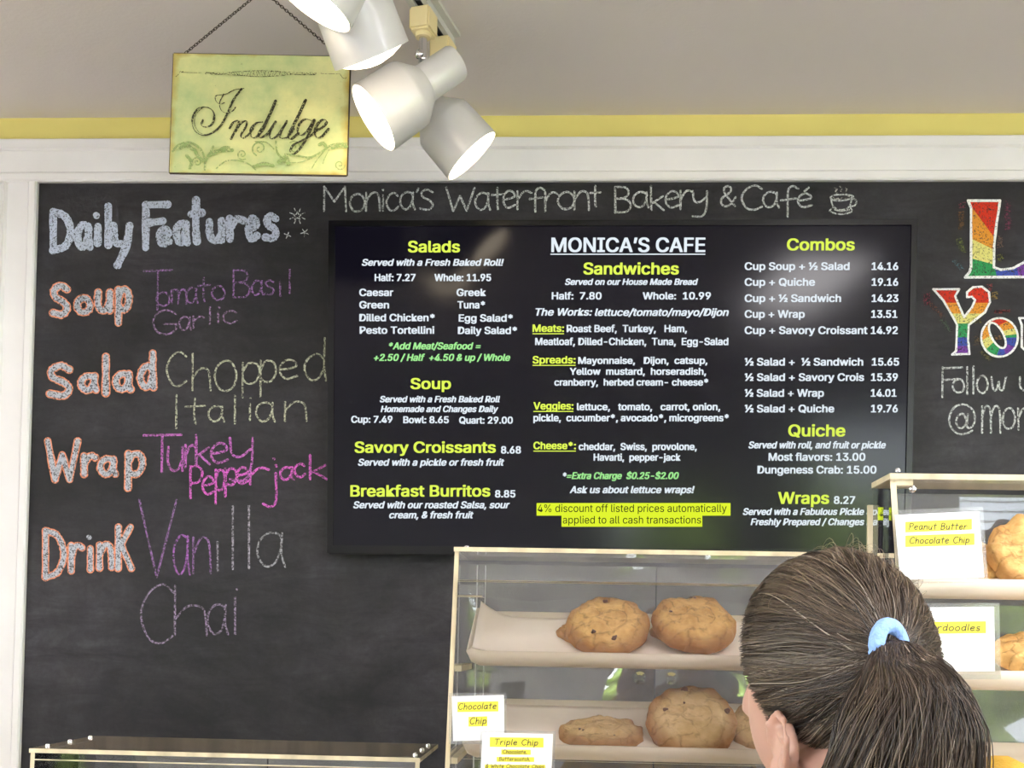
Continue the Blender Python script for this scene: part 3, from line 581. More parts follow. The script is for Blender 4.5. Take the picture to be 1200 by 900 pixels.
for (t, a, b_, y, c, i) in (('Served with a Fresh Baked Roll!', 424, 590.5, 311.5, 8, 1), ('Half: 7.27', 439, 487, 329.5, 8.5, 0), ('Whole: 11.95', 509, 575.5, 329.5, 8.5, 0), ('Caesar', 421, 461, 347, 8.6, 0), ('Greek', 535, 569.5, 347, 8.6, 0), ('Green', 421, 456, 361.5, 8.6, 0), ('Tuna*', 536, 568.5, 361.5, 8.6, 0),
    ('Dilled Chicken*', 421, 509.5, 376.5, 8.6, 0), ('Egg Salad*', 537.5, 601, 377, 8.6, 0), ('Pesto Tortellini', 421.5, 509, 391.2, 8.6, 0), ('Daily Salad*', 536.5, 606, 391.5, 8.6, 0),
    ('Served with a Fresh Baked Roll', 445, 586, 471.5, 7.5, 1), ('Homemade and Changes Daily', 446, 584, 483, 7.5, 1), ('Cup: 7.49', 411.5, 460, 495.5, 8.2, 0), ('Bowl: 8.65', 472.5, 526, 496, 8.2, 0), ('Quart: 29.00', 538, 601, 496.5, 8.2, 0),
    ('8.68', 587, 610.5, 531.5, 8.6, 0), ('Served with a pickle or fresh fruit', 419.5, 591, 545.8, 8.2, 1), ('8.85', 580, 604, 583, 8.6, 0), ('Served with our roasted Salsa, sour', 414, 597.5, 595.7, 8.2, 1), ('cream, & fresh fruit', 456, 555, 607.5, 8.2, 1),
    ('Served on our House Made Bread', 662, 818, 334, 7.5, 1), ('Half:  7.80', 646.5, 705, 351, 8.6, 0), ('Whole:  10.99', 753, 833, 351, 8.6, 0), ('The Works:', 627.5, 694, 370, 8.8, 1), ('lettuce/tomato/mayo/Dijon', 697, 854, 370.3, 8.8, 1),
    ('Roast Beef,  Turkey,   Ham,', 664, 805, 389.3, 8.6, 0), ('Meatloaf, Dilled-Chicken,  Tuna,  Egg-Salad', 627, 853.5, 404.5, 8.6, 0), ('Mayonnaise,   Dijon,  catsup,', 677.5, 829, 426.5, 8.2, 0), ('Yellow  mustard,  horseradish,', 667.5, 827.5, 439.3, 8.2, 0), ('cranberry,  herbed cream- cheese*', 649.5, 830, 452, 8.2, 0),
    ('lettuce,   tomato,   carrot, onion,', 676, 844, 480.8, 8.4, 0), ('pickle,  cucumber*, avocado*, microgreens*', 625, 854, 493.8, 8.4, 0), ('cheddar,  Swiss,  provolone,', 678, 816.5, 527.5, 8.4, 0), ('Havarti,  pepper-jack', 695.5, 797.5, 540, 8.4, 0), ('Ask us about lettuce wraps!', 667.5, 814, 578, 8.4, 1), ('*', 659.5, 664, 562, 8.4, 0),
    ('Cup Soup + ½ Salad', 872.5, 995.5, 316.5, 9, 0), ('14.16', 1021.3, 1052.5, 316.5, 9, 0), ('Cup + Quiche', 872.5, 955, 335, 9, 0), ('19.16', 1021.3, 1052.5, 335, 9, 0), ('Cup + ½ Sandwich', 872.5, 985.5, 354, 9, 0), ('14.23', 1021.3, 1052.7, 354, 9, 0), ('Cup + Wrap', 872.5, 943, 372.5, 9, 0), ('13.51', 1020.8, 1051.5, 372.5, 9, 0), ('Cup + Savory Croissant', 872.5, 1016.5, 391.5, 9, 0), ('14.92', 1020.3, 1052, 391.5, 9, 0),
    ('½ Salad +  ½ Sandwich', 872.5, 1011.5, 428.5, 9, 0), ('15.65', 1021.5, 1053.5, 428.5, 9, 0), ('½ Salad + Savory Crois', 872.5, 1012.5, 446.5, 9, 0), ('15.39', 1020.5, 1052, 446.5, 9, 0), ('½ Salad + Wrap', 872.5, 965.5, 465, 9, 0), ('14.01', 1020.3, 1050.5, 465, 9, 0), ('½ Salad + Quiche', 872.5, 977.5, 483.3, 9, 0), ('19.76', 1020.5, 1052, 483.3, 9, 0),
    ('Served with roll, and fruit or pickle', 877, 1038, 525.5, 8.2, 1), ('Most flavors: 13.00', 900.5, 1014, 540, 9.2, 0), ('Dungeness Crab: 15.00', 887.5, 1027, 555, 9.2, 0), ('8.27', 977, 1002, 590.5, 9, 0), ('Served with a Fabulous Pickle Spear', 870.5, 1044, 603.5, 8, 1), ('Freshly Prepared / Changes Daily', 879.5, 1040, 615.5, 8, 1)):
    body_.line(t, a, b_, y, c, TM, italic=bool(i), bold=B2)
body_.line('MONICA’S CAFE', 646, 826.5, 295.5, 17, TM, bold=.0013, under=(645, 297.3, 826.5, 298.6))
for (t, a, b_, y) in (('*Add Meat/Seafood =', 455.5, 563.5, 409.5), ('+2.50 / Half  +4.50 & up / Whole', 438, 598, 423), ('=Extra Charge  $0.25-$2.00', 664, 795.5, 561.5)): note.line(t, a, b_, y, 8.2, TM, italic=True, bold=B2)
hlb.bar(628.8, 589.5, 856, 604.3, TM); hlb.bar(658, 603.8, 823, 617.3, TM)
hlt.line('4% discount off listed prices automatically', 630, 851.5, 600, 8.8, TM, lift=.0006, bold=.0001); hlt.line('applied to all cash transactions', 659.5, 821.5, 613.5, 8.8, TM, lift=.0006, bold=.0001)
# ------------------------------------------------------------ track and spotlights
RZ = CEIL - .02
a0, a1 = PZ(523, 52, RZ), PZ(490, 2, RZ); rd = (a1 - a0); rd.z = 0; rd.normalize(); rn = Vector((-rd.y, rd.x, 0))
rail = empty('light_track', a0, label='cream ceiling light track with a dark slot carrying four spotlights', cat='light track')
RM = Matrix.Translation(a0) @ Matrix(((rd.x, -rd.y, 0, 0), (rd.y, rd.x, 0, 0), (0, 0, 1, 0), (0, 0, 0, 1)))
LEN = 1.45
bm = bmesh.new()
for (lo, hi) in (((0, -.018, -.002), (LEN, -.008, .0195)), ((0, .008, -.002), (LEN, .018, .0195)), ((0, -.008, .010), (LEN, .008, .0195)), ((-.004, -.019, -.003), (0, .019, .0195))): bbox(bm, lo, hi, M=RM)
bbox(bm, (.0, .018, .012), (LEN, .032, .0195), M=RM); bbox(bm, (.0, -.032, .012), (LEN, -.018, .0195), M=RM)
bmesh.ops.recalc_face_normals(bm, faces=bm.faces); link('rail', bm2me(bm), M['rail'], rail)
box_obj('slot', (0, -.0079, .004), (LEN, .0079, .0099), M['slot'], rail, M=RM)
def spotlight(lab, s, mouth, back, dia, power, atk=.8, bulge=0.012):
    """s: distance along the track of the adapter; mouth/back: world points on the shade's axis"""
    base = a0 + rd * s; t = empty('spotlight', base, label=lab, cat='spotlight', group='white spotlights on the ceiling track')
    Mx = Matrix.Translation(base) @ RM.to_3x3().to_4x4()
    bm = bmesh.new(); bbox(bm, (-.026, -.022, -.050), (.026, .022, -.003), M=Mx); bmesh.ops.recalc_face_normals(bm, faces=bm.faces); bmesh.ops.bevel(bm, geom=bm.edges[:], offset=.004, segments=2, affect='EDGES')
    lathe(bm, base + Vector((0, 0, -.049)), Vector((0, 0, -1)), [(0, .017), (.009, .015)], 24, cap1=True)
    link('track_adapter', bm2me(bm, smooth=True, angle=35), M['adapter'], t)
    ax = (back - mouth); L_ = ax.length; ax.normalize(); r = dia / 2
    att = mouth + ax * L_ * atk; rb = r * .52
    up = Vector((0, 0, 1)) - ax * ax.z; up.normalize(); kn = att + up * (rb + .016)
    st_top = base + Vector((0, 0, -.055)); st_bot = Vector((base.x, base.y, min(base.z - .085, max(kn.z + .012, base.z - .11))))
    bm = bmesh.new(); lathe(bm, st_top, st_bot - st_top, [(0, .0085), ((st_top - st_bot).length, .0085)], 16, cap0=True, cap1=True); link('stem', bm2me(bm, smooth=True, angle=35), M['chrome'], t)
    bm = bmesh.new(); tube(bm, [st_bot + Vector((0, 0, .004)), st_bot.lerp(kn, .5) + Vector((0, 0, -.004)), kn, att + up * (rb - .002)], .006, 10)
    g = bmesh.ops.create_icosphere(bm, subdivisions=2, radius=.010, matrix=Matrix.Translation(kn)); link('swivel', bm2me(bm, smooth=True), M['chrome'], t)
    bm = bmesh.new(); th = .0022
    pr = [(0, r), (.003, r * 1.0), (L_ * .40, r * .96), (L_ * .44, r * .93), (L_ * .60, rb * 1.03), (L_ * .64, rb), (L_ * .97, rb * .98), (L_, rb * .9)]
    lathe(bm, mouth, ax, pr, 48, cap1=True)
    inner = [(0, r), (0, r - th), (L_ * .40, r * .96 - th), (L_ * .58, rb * 1.0)]
    lathe(bm, mouth, ax, inner, 48, mat=1)
    link('lamp_shade', bm2me(bm, smooth=True, angle=28), [M['lampw'], M['lampin']], t)
    bm = bmesh.new(); ri = r * .93
    lathe(bm, mouth + ax * .010, -ax, [(-.03, ri * .8), (0, ri), (bulge * .45, ri * .86), (bulge * .8, ri * .55), (bulge, ri * .2), (bulge * 1.01, .0005)], 40)
    link('bulb', bm2me(bm, smooth=True), M['bulb'], t)
    l = bpy.data.lights.new('spot_beam', 'SPOT'); l.energy = power; l.spot_size = R(75); l.spot_blend = .9; l.shadow_soft_size = r * .7; l.color = (1, .80, .56)
    o = bpy.data.objects.new('spot_beam', l); COL.objects.link(o); o.location = mouth - ax * (bulge + .012); o.rotation_mode = 'QUATERNION'; o.rotation_quaternion = (-ax).to_track_quat('-Z', 'Y')
    o.parent = t; o.matrix_parent_inverse = PW(t).inverted()
def axis_pts(mp, bp2, Y, tau):
    m0 = PY(*mp, Y); v = (m0 - Vector((0, 0, CZ))); dist = v.length; v.normalize()
    b0 = PY(*bp2, Y); e = (b0 - m0); e -= v * e.dot(v); px = e.length; e.normalize()
    return m0, m0 + (e * cos(R(tau)) + v * sin(R(tau))) * .205
sB = (PZ(496, 12, RZ) - a0).length
m_, b_ = axis_pts((553, 183), (484, 104), 2.28, 12); spotlight('spotlight furthest along the track, aimed down to the right at the frame', (PZ(519, 47, RZ) - a0).length, m_, b_, .135, 4, .8, .010)
m_, b_ = axis_pts((437.5, 138.5), (532, 75), 2.10, 17); spotlight('spotlight below the front adapter, aimed down to the left with its lamp showing', sB, m_, b_, .137, 3, .74, .008)
m_, b_ = axis_pts((435.5, 65), (396, -40), 1.88, -3); spotlight('spotlight overlapping the corner of the green sign, aimed downward', .46, m_, b_, .138, 4, .8, .026)
m_, b_ = axis_pts((366, 4), (426, -108), 1.74, 17); spotlight('spotlight cut off by the top edge of the photo, aimed down to the left', .64, m_, b_, .140, 4, .8, .010)
# ------------------------------------------------------------ hanging sign
SY = 2.19
cs = [PY(203.5, 62.5, SY), PY(410, 66.5, SY - .004), PY(406, 205, SY), PY(198.5, 202, SY)]
sign = empty('hanging_sign', (cs[0] + cs[2]) / 2, label='small yellow-green metal sign reading Indulge hanging from a chain', cat='sign')
bm = bmesh.new(); dy = Vector((0, .006, 0))
F = [bm.verts.new(c) for c in cs]; B = [bm.verts.new(c + dy) for c in cs]
f = bm.faces.new((F[3], F[2], F[1], F[0])); f.material_index = 0
bm.faces.new(B).material_index = 1
for i in range(4): bm.faces.new((F[i], F[(i + 1) % 4], B[(i + 1) % 4], B[i])).material_index = 1
bmesh.ops.recalc_face_normals(bm, faces=bm.faces)
link('sign_panel', bm2me(bm), [M['sign'], M['signedge']], sign)
bm = bmesh.new()
for i in range(4): tube(bm, [cs[i] + dy * .5, cs[(i + 1) % 4] + dy * .5], .0026, 6)
link('rim', bm2me(bm), M['signedge'], sign)
fs = lambda x, y, l: PY(x, y, SY - .004 - l)
INK = (.045, .045, .028)
S6 = lambda s: [Vector((200 + float(p.split(',')[0]) / 6, 90 + float(p.split(',')[1]) / 6)) for p in s.split(' ')]
r = Ribbon(fs)
nib = lambda thin, thick: (lambda t, u: thin + (thick - thin) * max(0, (-(t.x * .45 - t.y * .89) if False else abs(t.x * -.42 + t.y * .907))) ** 3)
for s, a, b_ in (('515,82 450,92 385,122 322,132 316,165 345,192 378,182', .5, 1.8), ('498,86 440,165 400,255 350,345 290,396 220,410 165,372 152,300 185,232 240,212 292,235 308,285 286,338 243,354 216,338 226,306', .9, 3.4), ('372,122 344,185 358,238 400,255 436,240 456,215', .5, 1.9), ('228,215 180,260 168,330 200,390 255,408', .4, 1.2), ('300,300 305,250 262,212', .5, 2),
    ('415,362 440,322 478,308 468,350 425,436', .5, 3.4), ('452,392 490,332 532,310 530,348 495,408 508,432 548,405 578,366', .5, 3.2),
    ('645,318 602,326 564,370 566,418 596,426 648,372 690,280', .7, 4), ('738,170 705,248 662,335 622,398 628,428 680,402 716,352', .6, 4.6), ('738,316 702,376 702,434 748,416 802,340', .6, 3.8), ('818,312 776,388 772,430 820,424 866,366', .6, 3.6),
    ('948,165 910,248 862,345 828,415 846,438 898,398', .7, 4.6), ('1000,312 946,298 902,338 894,392 920,412 962,380 1008,304', .7, 4), ('1012,304 972,400 922,488 872,540 842,530 862,480 922,448 992,408 1034,366', .6, 3.8), ('1018,384 1070,354 1098,316 1074,300 1036,330 1014,380 1026,426 1062,420 1110,368', .7, 4.4)):
    wf = (lambda a, b_: (lambda t, u: a + (b_ * .80 - a) * max(0.0, (t.y * .86 - t.x * .5) if t.y > 0 or t.x < 0 else -(t.y * .86 - t.x * .5)) ** 2))(a, b_)
    r.stroke(S6(s), 1, INK, 1.12, wf=wf, jit=.04)
r.build('sign_lettering', M['chalk'], sign, label='black script word Indulge')
r = Ribbon(fs, .0003); GR = s2l((146, 166, 104)); S5 = lambda *a: [Vector((195 + a[i] / 5.4545, 155 + a[i + 1] / 5.4545)) for i in range(0, len(a), 2)]
def spiral(cx, cy, r0, turns, a0_, w):
    r.stroke([Vector((cx, cy)) + Vector((cos(a0_ + t * turns * 2 * pi), sin(a0_ + t * turns * 2 * pi))) * r0 * (1 - t * .85) for t in [i / 14 for i in range(15)]], w, GR, 1.0)
for cx, cy, r0, a, w in ((304, 174, 9, 2, 1.8), (284, 181, 6.5, 1, 1.5), (231, 190, 6, 3, 1.6), (398, 193, 6.5, 0, 1.6), (345, 173, 8, 4, 1.4)): spiral(cx, cy, r0, 1.4, a, w)
for st, w in ((S5(40, 120, 80, 80, 150, 65, 220, 110, 245, 180, 245, 240), 2.6), (S5(245, 200, 270, 150, 300, 90), 2.6), (S5(270, 150, 330, 120, 420, 115), 4.5), (S5(300, 140, 360, 100, 400, 95), 3), (S5(130, 150, 160, 190, 150, 230), 4), (S5(320, 230, 380, 185, 450, 180, 520, 200, 570, 240), 1.6), (S5(570, 60, 640, 65, 690, 110), 1.6), (S5(700, 60, 710, 130, 760, 190), 2.4), (S5(760, 140, 840, 150, 920, 160, 1000, 120, 1060, 80, 1160, 70), 2.4), (S5(790, 195, 860, 190, 930, 165), 1.2), (S5(1010, 120, 960, 180, 930, 230), 1.2), (S5(1040, 110, 1010, 170, 1000, 200), 1.0), (S5(720, 190, 760, 160, 780, 200), 5), (S5(560, 220, 620, 200, 680, 215), 4), (S5(980, 80, 1000, 70, 1020, 90), 4), (S5(1060, 100, 1110, 85, 1150, 90), 4), (S5(90, 100, 130, 85, 170, 110), 4.5), (S5(180, 110, 200, 150, 230, 180), 4)): r.stroke(st, w, GR, 1.0)
r.build('sign_scrollwork', M['chalk'], sign, label='darker green leaf scrolls along the bottom of the sign')
r = Ribbon(fs, .0005); S7 = lambda *a: [Vector((195 + a[i] / 5.4545, 55 + a[i + 1] / 5.4545)) for i in range(0, len(a), 2)]
for st, w in ((S7(60, 190, 78, 175, 92, 155), .5), (S7(85, 158, 105, 158), 1.2), (S7(95, 162, 160, 164, 222, 165), .45), (S7(985, 170, 1050, 172, 1110, 172), .5), (S7(1110, 172, 1125, 195, 1145, 202, 1150, 192), .5), (S7(255, 163, 300, 168, 340, 175, 420, 165), .6), (S7(790, 172, 860, 178, 955, 178), .6), (S7(420, 160, 600, 152, 770, 162), .5), (S7(420, 178, 600, 190, 770, 182), .5)): r.stroke(st, w, INK, 1.0)
for k in range(30):
    u = k / 29; x = 260 + u * 690; hgt = 16 * math.exp(-((u - .5) / .25) ** 2) + 5
    r.stroke([Vector((195 + (x + 11 * cos(q)) / 5.4545, 55 + (170 + hgt * sin(q + k)) / 5.4545)) for q in [i * pi / 4 for i in range(9)]], .55, INK, .85)
r.build('sign_ornament', M['chalk'], sign, label='thin black ornamental line along the top of the sign')
hook = PY(307.5, -11.5, SY + .003); hook.z = CEIL
def chain(p0, p1, name='chain'):
    bm = bmesh.new(); n = int((p1 - p0).length / .0062); d = (p1 - p0).normalized(); a, b_, _ = frame_to(d, Vector((0, 1, 0)))
    for k in range(n):
        c = p0 + d * ((k + .5) / n * (p1 - p0).length); u = a if k % 2 else b_
        tube(bm, [c + d * (.0046 * cos(q)) + u * (.0026 * sin(q)) for q in [i * 2 * pi / 8 for i in range(8)]], .0008, 4, closed=True)
    link(name, bm2me(bm, smooth=True), M['brass'], sign, kind='stuff')
apex = PY(307.5, -11.5, SY + .003)
top = Vector((apex.x, apex.y, CEIL))
chain(PY(214, 65, SY + .003), apex); chain(PY(399.5, 67, SY + .003), apex)
bm = bmesh.new(); tube(bm, [apex + Vector((-.004, 0, -.004)), apex + Vector((.004, 0, -.003)), apex + Vector((.004, 0, .006)), apex + Vector((0, 0, .012)), Vector((apex.x, apex.y, CEIL))], .0018, 8); link('hook', bm2me(bm, smooth=True), M['brass'], sign)
# ------------------------------------------------------------ counter and cases
CT_Z = 1.02
ctr = empty('service_counter', (.15, 1.55, 0), label='service counter with a speckled top under the display cases', cat='counter')
box_obj('counter_body', (-1.2, 1.03, 0), (1.6, 1.85, CT_Z - .04), M['cabinet'], ctr); box_obj('countertop', (-1.23, 1.0, CT_Z - .04), (1.63, 1.9, CT_Z), M['counter'], ctr, bev=.006)
def prism(name, poly, x0, x1, parent, th_axis='x', mats=None):
    """side panel: polygon in YZ extruded from x0 to x1; broad faces clear, rim yellowed"""
    bm = bmesh.new(); A = [bm.verts.new((x0, y, z)) for y, z in poly]; B = [bm.verts.new((x1, y, z)) for y, z in poly]
    bm.faces.new(A).material_index = 0; bm.faces.new(B[::-1]).material_index = 0; n = len(poly)
    for i in range(n): bm.faces.new((A[i], B[i], B[(i + 1) % n], A[(i + 1) % n])).material_index = 0 if i == 1 else 1
    bmesh.ops.recalc_face_normals(bm, faces=bm.faces); return link(name, bm2me(bm), mats or [M['clear'], M['edge']], parent)
def sheet(name, c4, th, parent, mats=None, nrm=None):
    """thin sheet through four corners"""
    c4 = [Vector(c) for c in c4]; n = (c4[1] - c4[0]).cross(c4[3] - c4[0]).normalized() * th if nrm is None else Vector(nrm) * th
    bm = bmesh.new(); A = [bm.verts.new(c) for c in c4]; B = [bm.verts.new(c + n) for c in c4]
    bm.faces.new(A).material_index = 0; bm.faces.new(B[::-1]).material_index = 0
    for i in range(4): bm.faces.new((A[i], B[i], B[(i + 1) % 4], A[(i + 1) % 4])).material_index = 1
    bmesh.ops.recalc_face_normals(bm, faces=bm.faces); return link(name, bm2me(bm), mats or [M['clear'], M['edge']], parent)
def screw(parent, p, ax=Vector((0, 0, 1)), r=.004):
    bm = bmesh.new(); lathe(bm, p, ax, [(0, r), (.002, r), (.0035, r * .7), (.004, .0004)], 12); link('screw', bm2me(bm, smooth=True), M['chrome'], parent)
def case(lab, xa, xb, zb, ztp, yft, yfb, yr, xmid, trays, postz=None, T=.006, bow=.007, dm='door'):
    cx = (xa + xb) / 2; t = empty('display_case', (cx, (yfb + yr) / 2, zb), label=lab, cat='display case')
    side = [(yft, ztp), (yr, ztp), (yr, zb), (yfb, zb)]
    sm_2 = [M['front'], M['edge']]; prism('side_panel', side, xa, xa + T, t, mats=sm_2); prism('side_panel', side, xb - T, xb, t, mats=sm_2)
    sheet('top_panel', [(xa - .001, yft - .003, ztp), (xb + .001, yft - .003, ztp), (xb + .001, yr, ztp), (xa - .001, yr, ztp)], T, t, [M['topcl'], M['edge']], nrm=(0, 0, 1))
    sheet('bottom_panel', [(xa + T, yfb, zb), (xb - T, yfb, zb), (xb - T, yr, zb), (xa + T, yr, zb)], T, t, nrm=(0, 0, 1))
    fy = lambda z: yft + (yfb - yft) * (ztp - z) / (ztp - zb)
    # two warped rear doors
    for (u, v) in ((xa + T, xmid - .001), (xmid + .001, xb - T)):
        bm = bmesh.new(); nx, nz = 10, 10; g = []
        for i in range(nx + 1):
            for k in range(nz + 1):
                a = i / nx; b_ = k / nz; w = bow * sin(pi * a) * sin(pi * b_)
                g.append(bm.verts.new((u + (v - u) * a, yr - .006 - w, zb + T + (ztp - T - zb - .006) * b_)))
        for i in range(nx):
            for k in range(nz):
                q = i * (nz + 1) + k; f = bm.faces.new((g[q], g[q + nz + 1], g[q + nz + 2], g[q + 1])); f.smooth = True
        d = link('rear_door', bm2me(bm, smooth=True), [M[dm]], t)
        kx = (xmid + (-.022 if v < xmid else .022))
        bm = bmesh.new(); lathe(bm, Vector((kx, yr - .009, ztp - (ztp - zb) * .30)), Vector((0, -1, 0)), [(0, .006), (.004, .004), (.009, .009), (.013, .009), (.015, .0005)], 20); link('knob', bm2me(bm, smooth=True), M['clear'], d)
    for (zf, zr, x0_, x1_) in trays:
        yf = fy(zf) + .012; yb = yr - .014
        bm = bmesh.new(); prof = [(yf - .006, zf + .016), (yf - .003, zf + .004), (yf + .006, zf - .001), (yb - .008, zr - .001), (yb, zr + .004), (yb + .002, zr + .012)]
        th = .003; rows = []
        xsn = [(x0_, .016), (x0_ + .006, .004), (x0_ + .016, 0), (x1_ - .016, 0), (x1_ - .006, .004), (x1_, .016)]
        top_ = [[bm.verts.new((x, y, max(z, z + dz if dz < .01 else z * 0 + (zf if k < 3 else zr) + .016))) for k, (y, z) in enumerate(prof)] for (x, dz) in xsn]
        for i in range(len(xsn) - 1):
            for k in range(len(prof) - 1): bm.faces.new((top_[i][k], top_[i + 1][k], top_[i + 1][k + 1], top_[i][k + 1])).smooth = True
        me = bm2me(bm, smooth=True); d = link('tray', me, [M['tray']], t); sm = d.modifiers.new('s', 'SOLIDIFY'); sm.thickness = th; sm.offset = -1
        # support rails on the sides
        for xx in (xa + T, xb - T - .008): box_obj('tray_rail', (xx, yf, min(zf, zr) - .012), (xx + .008, yb, min(zf, zr) - .004), M['edge'], t)
    return t, fy
TRAYP = {}
def liner(t, zf, zr, yf, yb, x0_, x1_, curl=.02, seed=0):
    """sheet of baking paper lying in a tray with a lifted left corner"""
    bm = bmesh.new(); nx, ny = 40, 14; g = []
    for i in range(nx + 1):
        for k in range(ny + 1):
            a = i / nx; b_ = k / ny; x = x0_ + (x1_ - x0_) * a; y = yf + (yb - yf) * b_; z = zf + (zr - zf) * b_ + .0035
            z += .0012 * noise.noise(Vector((x * 30, y * 30, seed))) + curl * max(0, 1 - a / .12) ** 2 * (.3 + .7 * b_) + .010 * max(0, .15 - b_) / .15
            g.append(bm.verts.new((x, y, z)))
    for i in range(nx):
        for k in range(ny):
            q = i * (ny + 1) + k; bm.faces.new((g[q], g[q + ny + 1], g[q + ny + 2], g[q + 1]))
    return bm2me(bm, smooth=True)
# middle case
zl = lambda px, py, Y: PY(px, py, Y).z
YT = 1.45; LA = PY(533, 641, YT); xa = LA.x; zt1 = LA.z - .006
yb900 = [Y for Y in np.linspace(1.2, 1.45, 400) if abs(PY(521.5, 898, Y).x - xa) < .0006]; Yb = float(np.mean(yb900)) if yb900 else 1.33
zb900 = zl(521, 898, Yb); slope = (YT - Yb) / (zt1 - zb900); yfb = YT - slope * (zt1 - CT_Z)
YR = 1.60
xb = PY(1000, 650, YT).x; xm = PY(768, 720, YR).x
def fyl(z): return YT - slope * (zt1 - z)
def solve_tray(pyf, pyr, px, fy, yr):
    z = CZ
    for _ in range(20): z = zl(px, pyf, fy(z) + .012)
    return z, zl(px, pyr, yr - .016)
tu = solve_tray(778, 727, 640, fyl, YR); tl = solve_tray(888, 831, 700, fyl, YR)
t3 = (tl[0] - .12, tl[1] - .12)
case1, fy1 = case('tall clear acrylic cookie display case below the screen, left of the ponytail', xa, xb, CT_Z, zt1, YT, yfb, YR, xm, [(tu[0], tu[1], xa + .022, xb - .02), (tl[0], tl[1], xa + .022, xb - .02), (t3[0], t3[1], xa + .022, xb - .02)])
for (x, y) in ((552, .01), (560, .05), (569, .09)): screw(case1, Vector((xa + .012 + y * .2, YT + .01 + y, zt1 + .006)))
sheet('hinge_strip', [(xa + .006, fyl(zt1 - .038) + .003, zt1 - .038), (xb - .006, fyl(zt1 - .038) + .003, zt1 - .038), (xb - .006, YT + .001, zt1), (xa + .006, YT + .001, zt1)], .003, case1)
sheet('front_door', [(xa + .006, fyl(tl[0] - .004) - .001, tl[0] - .004), (xb - .006, fyl(tl[0] - .004) - .001, tl[0] - .004), (xb - .006, fyl(zt1 - .040), zt1 - .040), (xa + .006, fyl(zt1 - .040), zt1 - .040)], .003, case1, [M['front'], M['edge']])
for (dx, w_1) in ((.018, .0016), (.030, .0012)): box_obj('corner_highlight', (xa + dx, YR - .012, CT_Z + .01), (xa + dx + w_1, YR - .009, zt1 - .008), M['lampw'], case1)  # white strips standing in for bright highlights along the rear corner
p = PY(541, 692, fyl(zl(540, 692, 1.43)) + .004); box_obj('hinge_block', (xa + .006, p.y, p.z - .008), (xa + .040, p.y + .02, p.z + .008), M['clear'], case1)
box_obj('hinge_block', (xa + .0062, p.y, p.z - .0085), (xa + .038, p.y + .003, p.z - .006), M['edge'], case1)
# right case
YT2 = 1.15; RA = PY(1043, 555, YT2); xa2 = RA.x; zt2 = RA.z - .006
ybr = [Y for Y in np.linspace(1.0, 1.2, 400) if abs(PY(1050.5, 680, Y).x - xa2) < .0006]; Yb2 = float(np.mean(ybr)) if ybr else 1.12
sl2 = max(.02, (YT2 - Yb2) / (zt2 - zl(1050, 680, Yb2))); yfb2 = YT2 - sl2 * (zt2 - CT_Z); YR2 = 1.216
def fyr(z): return YT2 - sl2 * (zt2 - z)
xb2 = xa2 + .50; xm2 = xa2 + .25
ru = solve_tray(697, 668, 1120, fyr, YR2); rl = solve_tray(804, 772, 1140, fyr, YR2)
r3 = (rl[0] - .10, rl[1] - .10)
case2, fy2 = case('tall clear acrylic display case at the right edge, nearest the camera', xa2, xb2, CT_Z, zt2, YT2, yfb2, YR2, xm2, [(ru[0], ru[1], xa2 + .01, xb2 - .01), (rl[0], rl[1], xa2 + .01, xb2 - .01), (r3[0], r3[1], xa2 + .01, xb2 - .01)], bow=.0005, dm='door2')
box_obj('corner_block', (xa2 + .004, YT2 - .001, zt2 - .006), (xa2 + .023, YT2 + .012, zt2 + .0005), M['edge'], case2)
pz = zl(1022, 597, 1.25); box_obj('rear_post', (xa2 - .0055, YR2 - .005, CT_Z), (xa2 - .0003, YR2, pz), M['edge'], case2)
screw(case2, PY(1069, 573, YT2 + .004), Vector((0, -1, 0)), .004); screw(case2, PY(1052, 553, YT2 + .01) , Vector((0, 0, 1)), .003)
# low case at the left
Y3 = 1.50; LL = PY(36, 880, Y3); LR = PY(492, 884.5, Y3); z3 = (LL.z + LR.z) / 2
case3, fy3 = case('low clear acrylic display case below the chalkboard at the lower left', LL.x, LR.x, CT_Z, z3 - .006, Y3, Y3 - .01, 1.705, PY(314, 890, 1.7).x, [(1.08, 1.08, LL.x + .02, LR.x - .02)])
for u in (LL.x + .010, LR.x - .010):
    for v in (.03, .10, .17): screw(case3, Vector((u, Y3 + v, z3)))
box_obj('hinge_strip', (LL.x + .006, Y3 - .004, z3 - .016), (LR.x - .006, Y3 - .001, z3 - .0145), M['edge'], case3)
# liners
pl_objs = []
for (nm, fy, yr, zz, a, b_, lab, par, cu) in ((0, fyl, YR, tu, xa + .026, xb - .03, 'baking paper with a lifted corner in the upper tray of the middle case', None, .022), (1, fyl, YR, tl, xa + .03, xb - .03, 'baking paper in the second tray of the middle case', None, .012), (2, fyr, YR2, ru, xa2 + .012, xb2 - .02, 'baking paper in the upper tray of the right case', None, .0), (3, fyr, YR2, rl, xa2 + .012, xb2 - .02, 'baking paper in the second tray of the right case', None, .0)):
    me = liner(None, zz[0], zz[1], fy(zz[0]) + .013, yr - .024, a, b_, cu, nm)
    o = link('baking_paper', me, M['paper'], label=lab, cat='paper'); sm = o.modifiers.new('s', 'SOLIDIFY'); sm.thickness = .0006
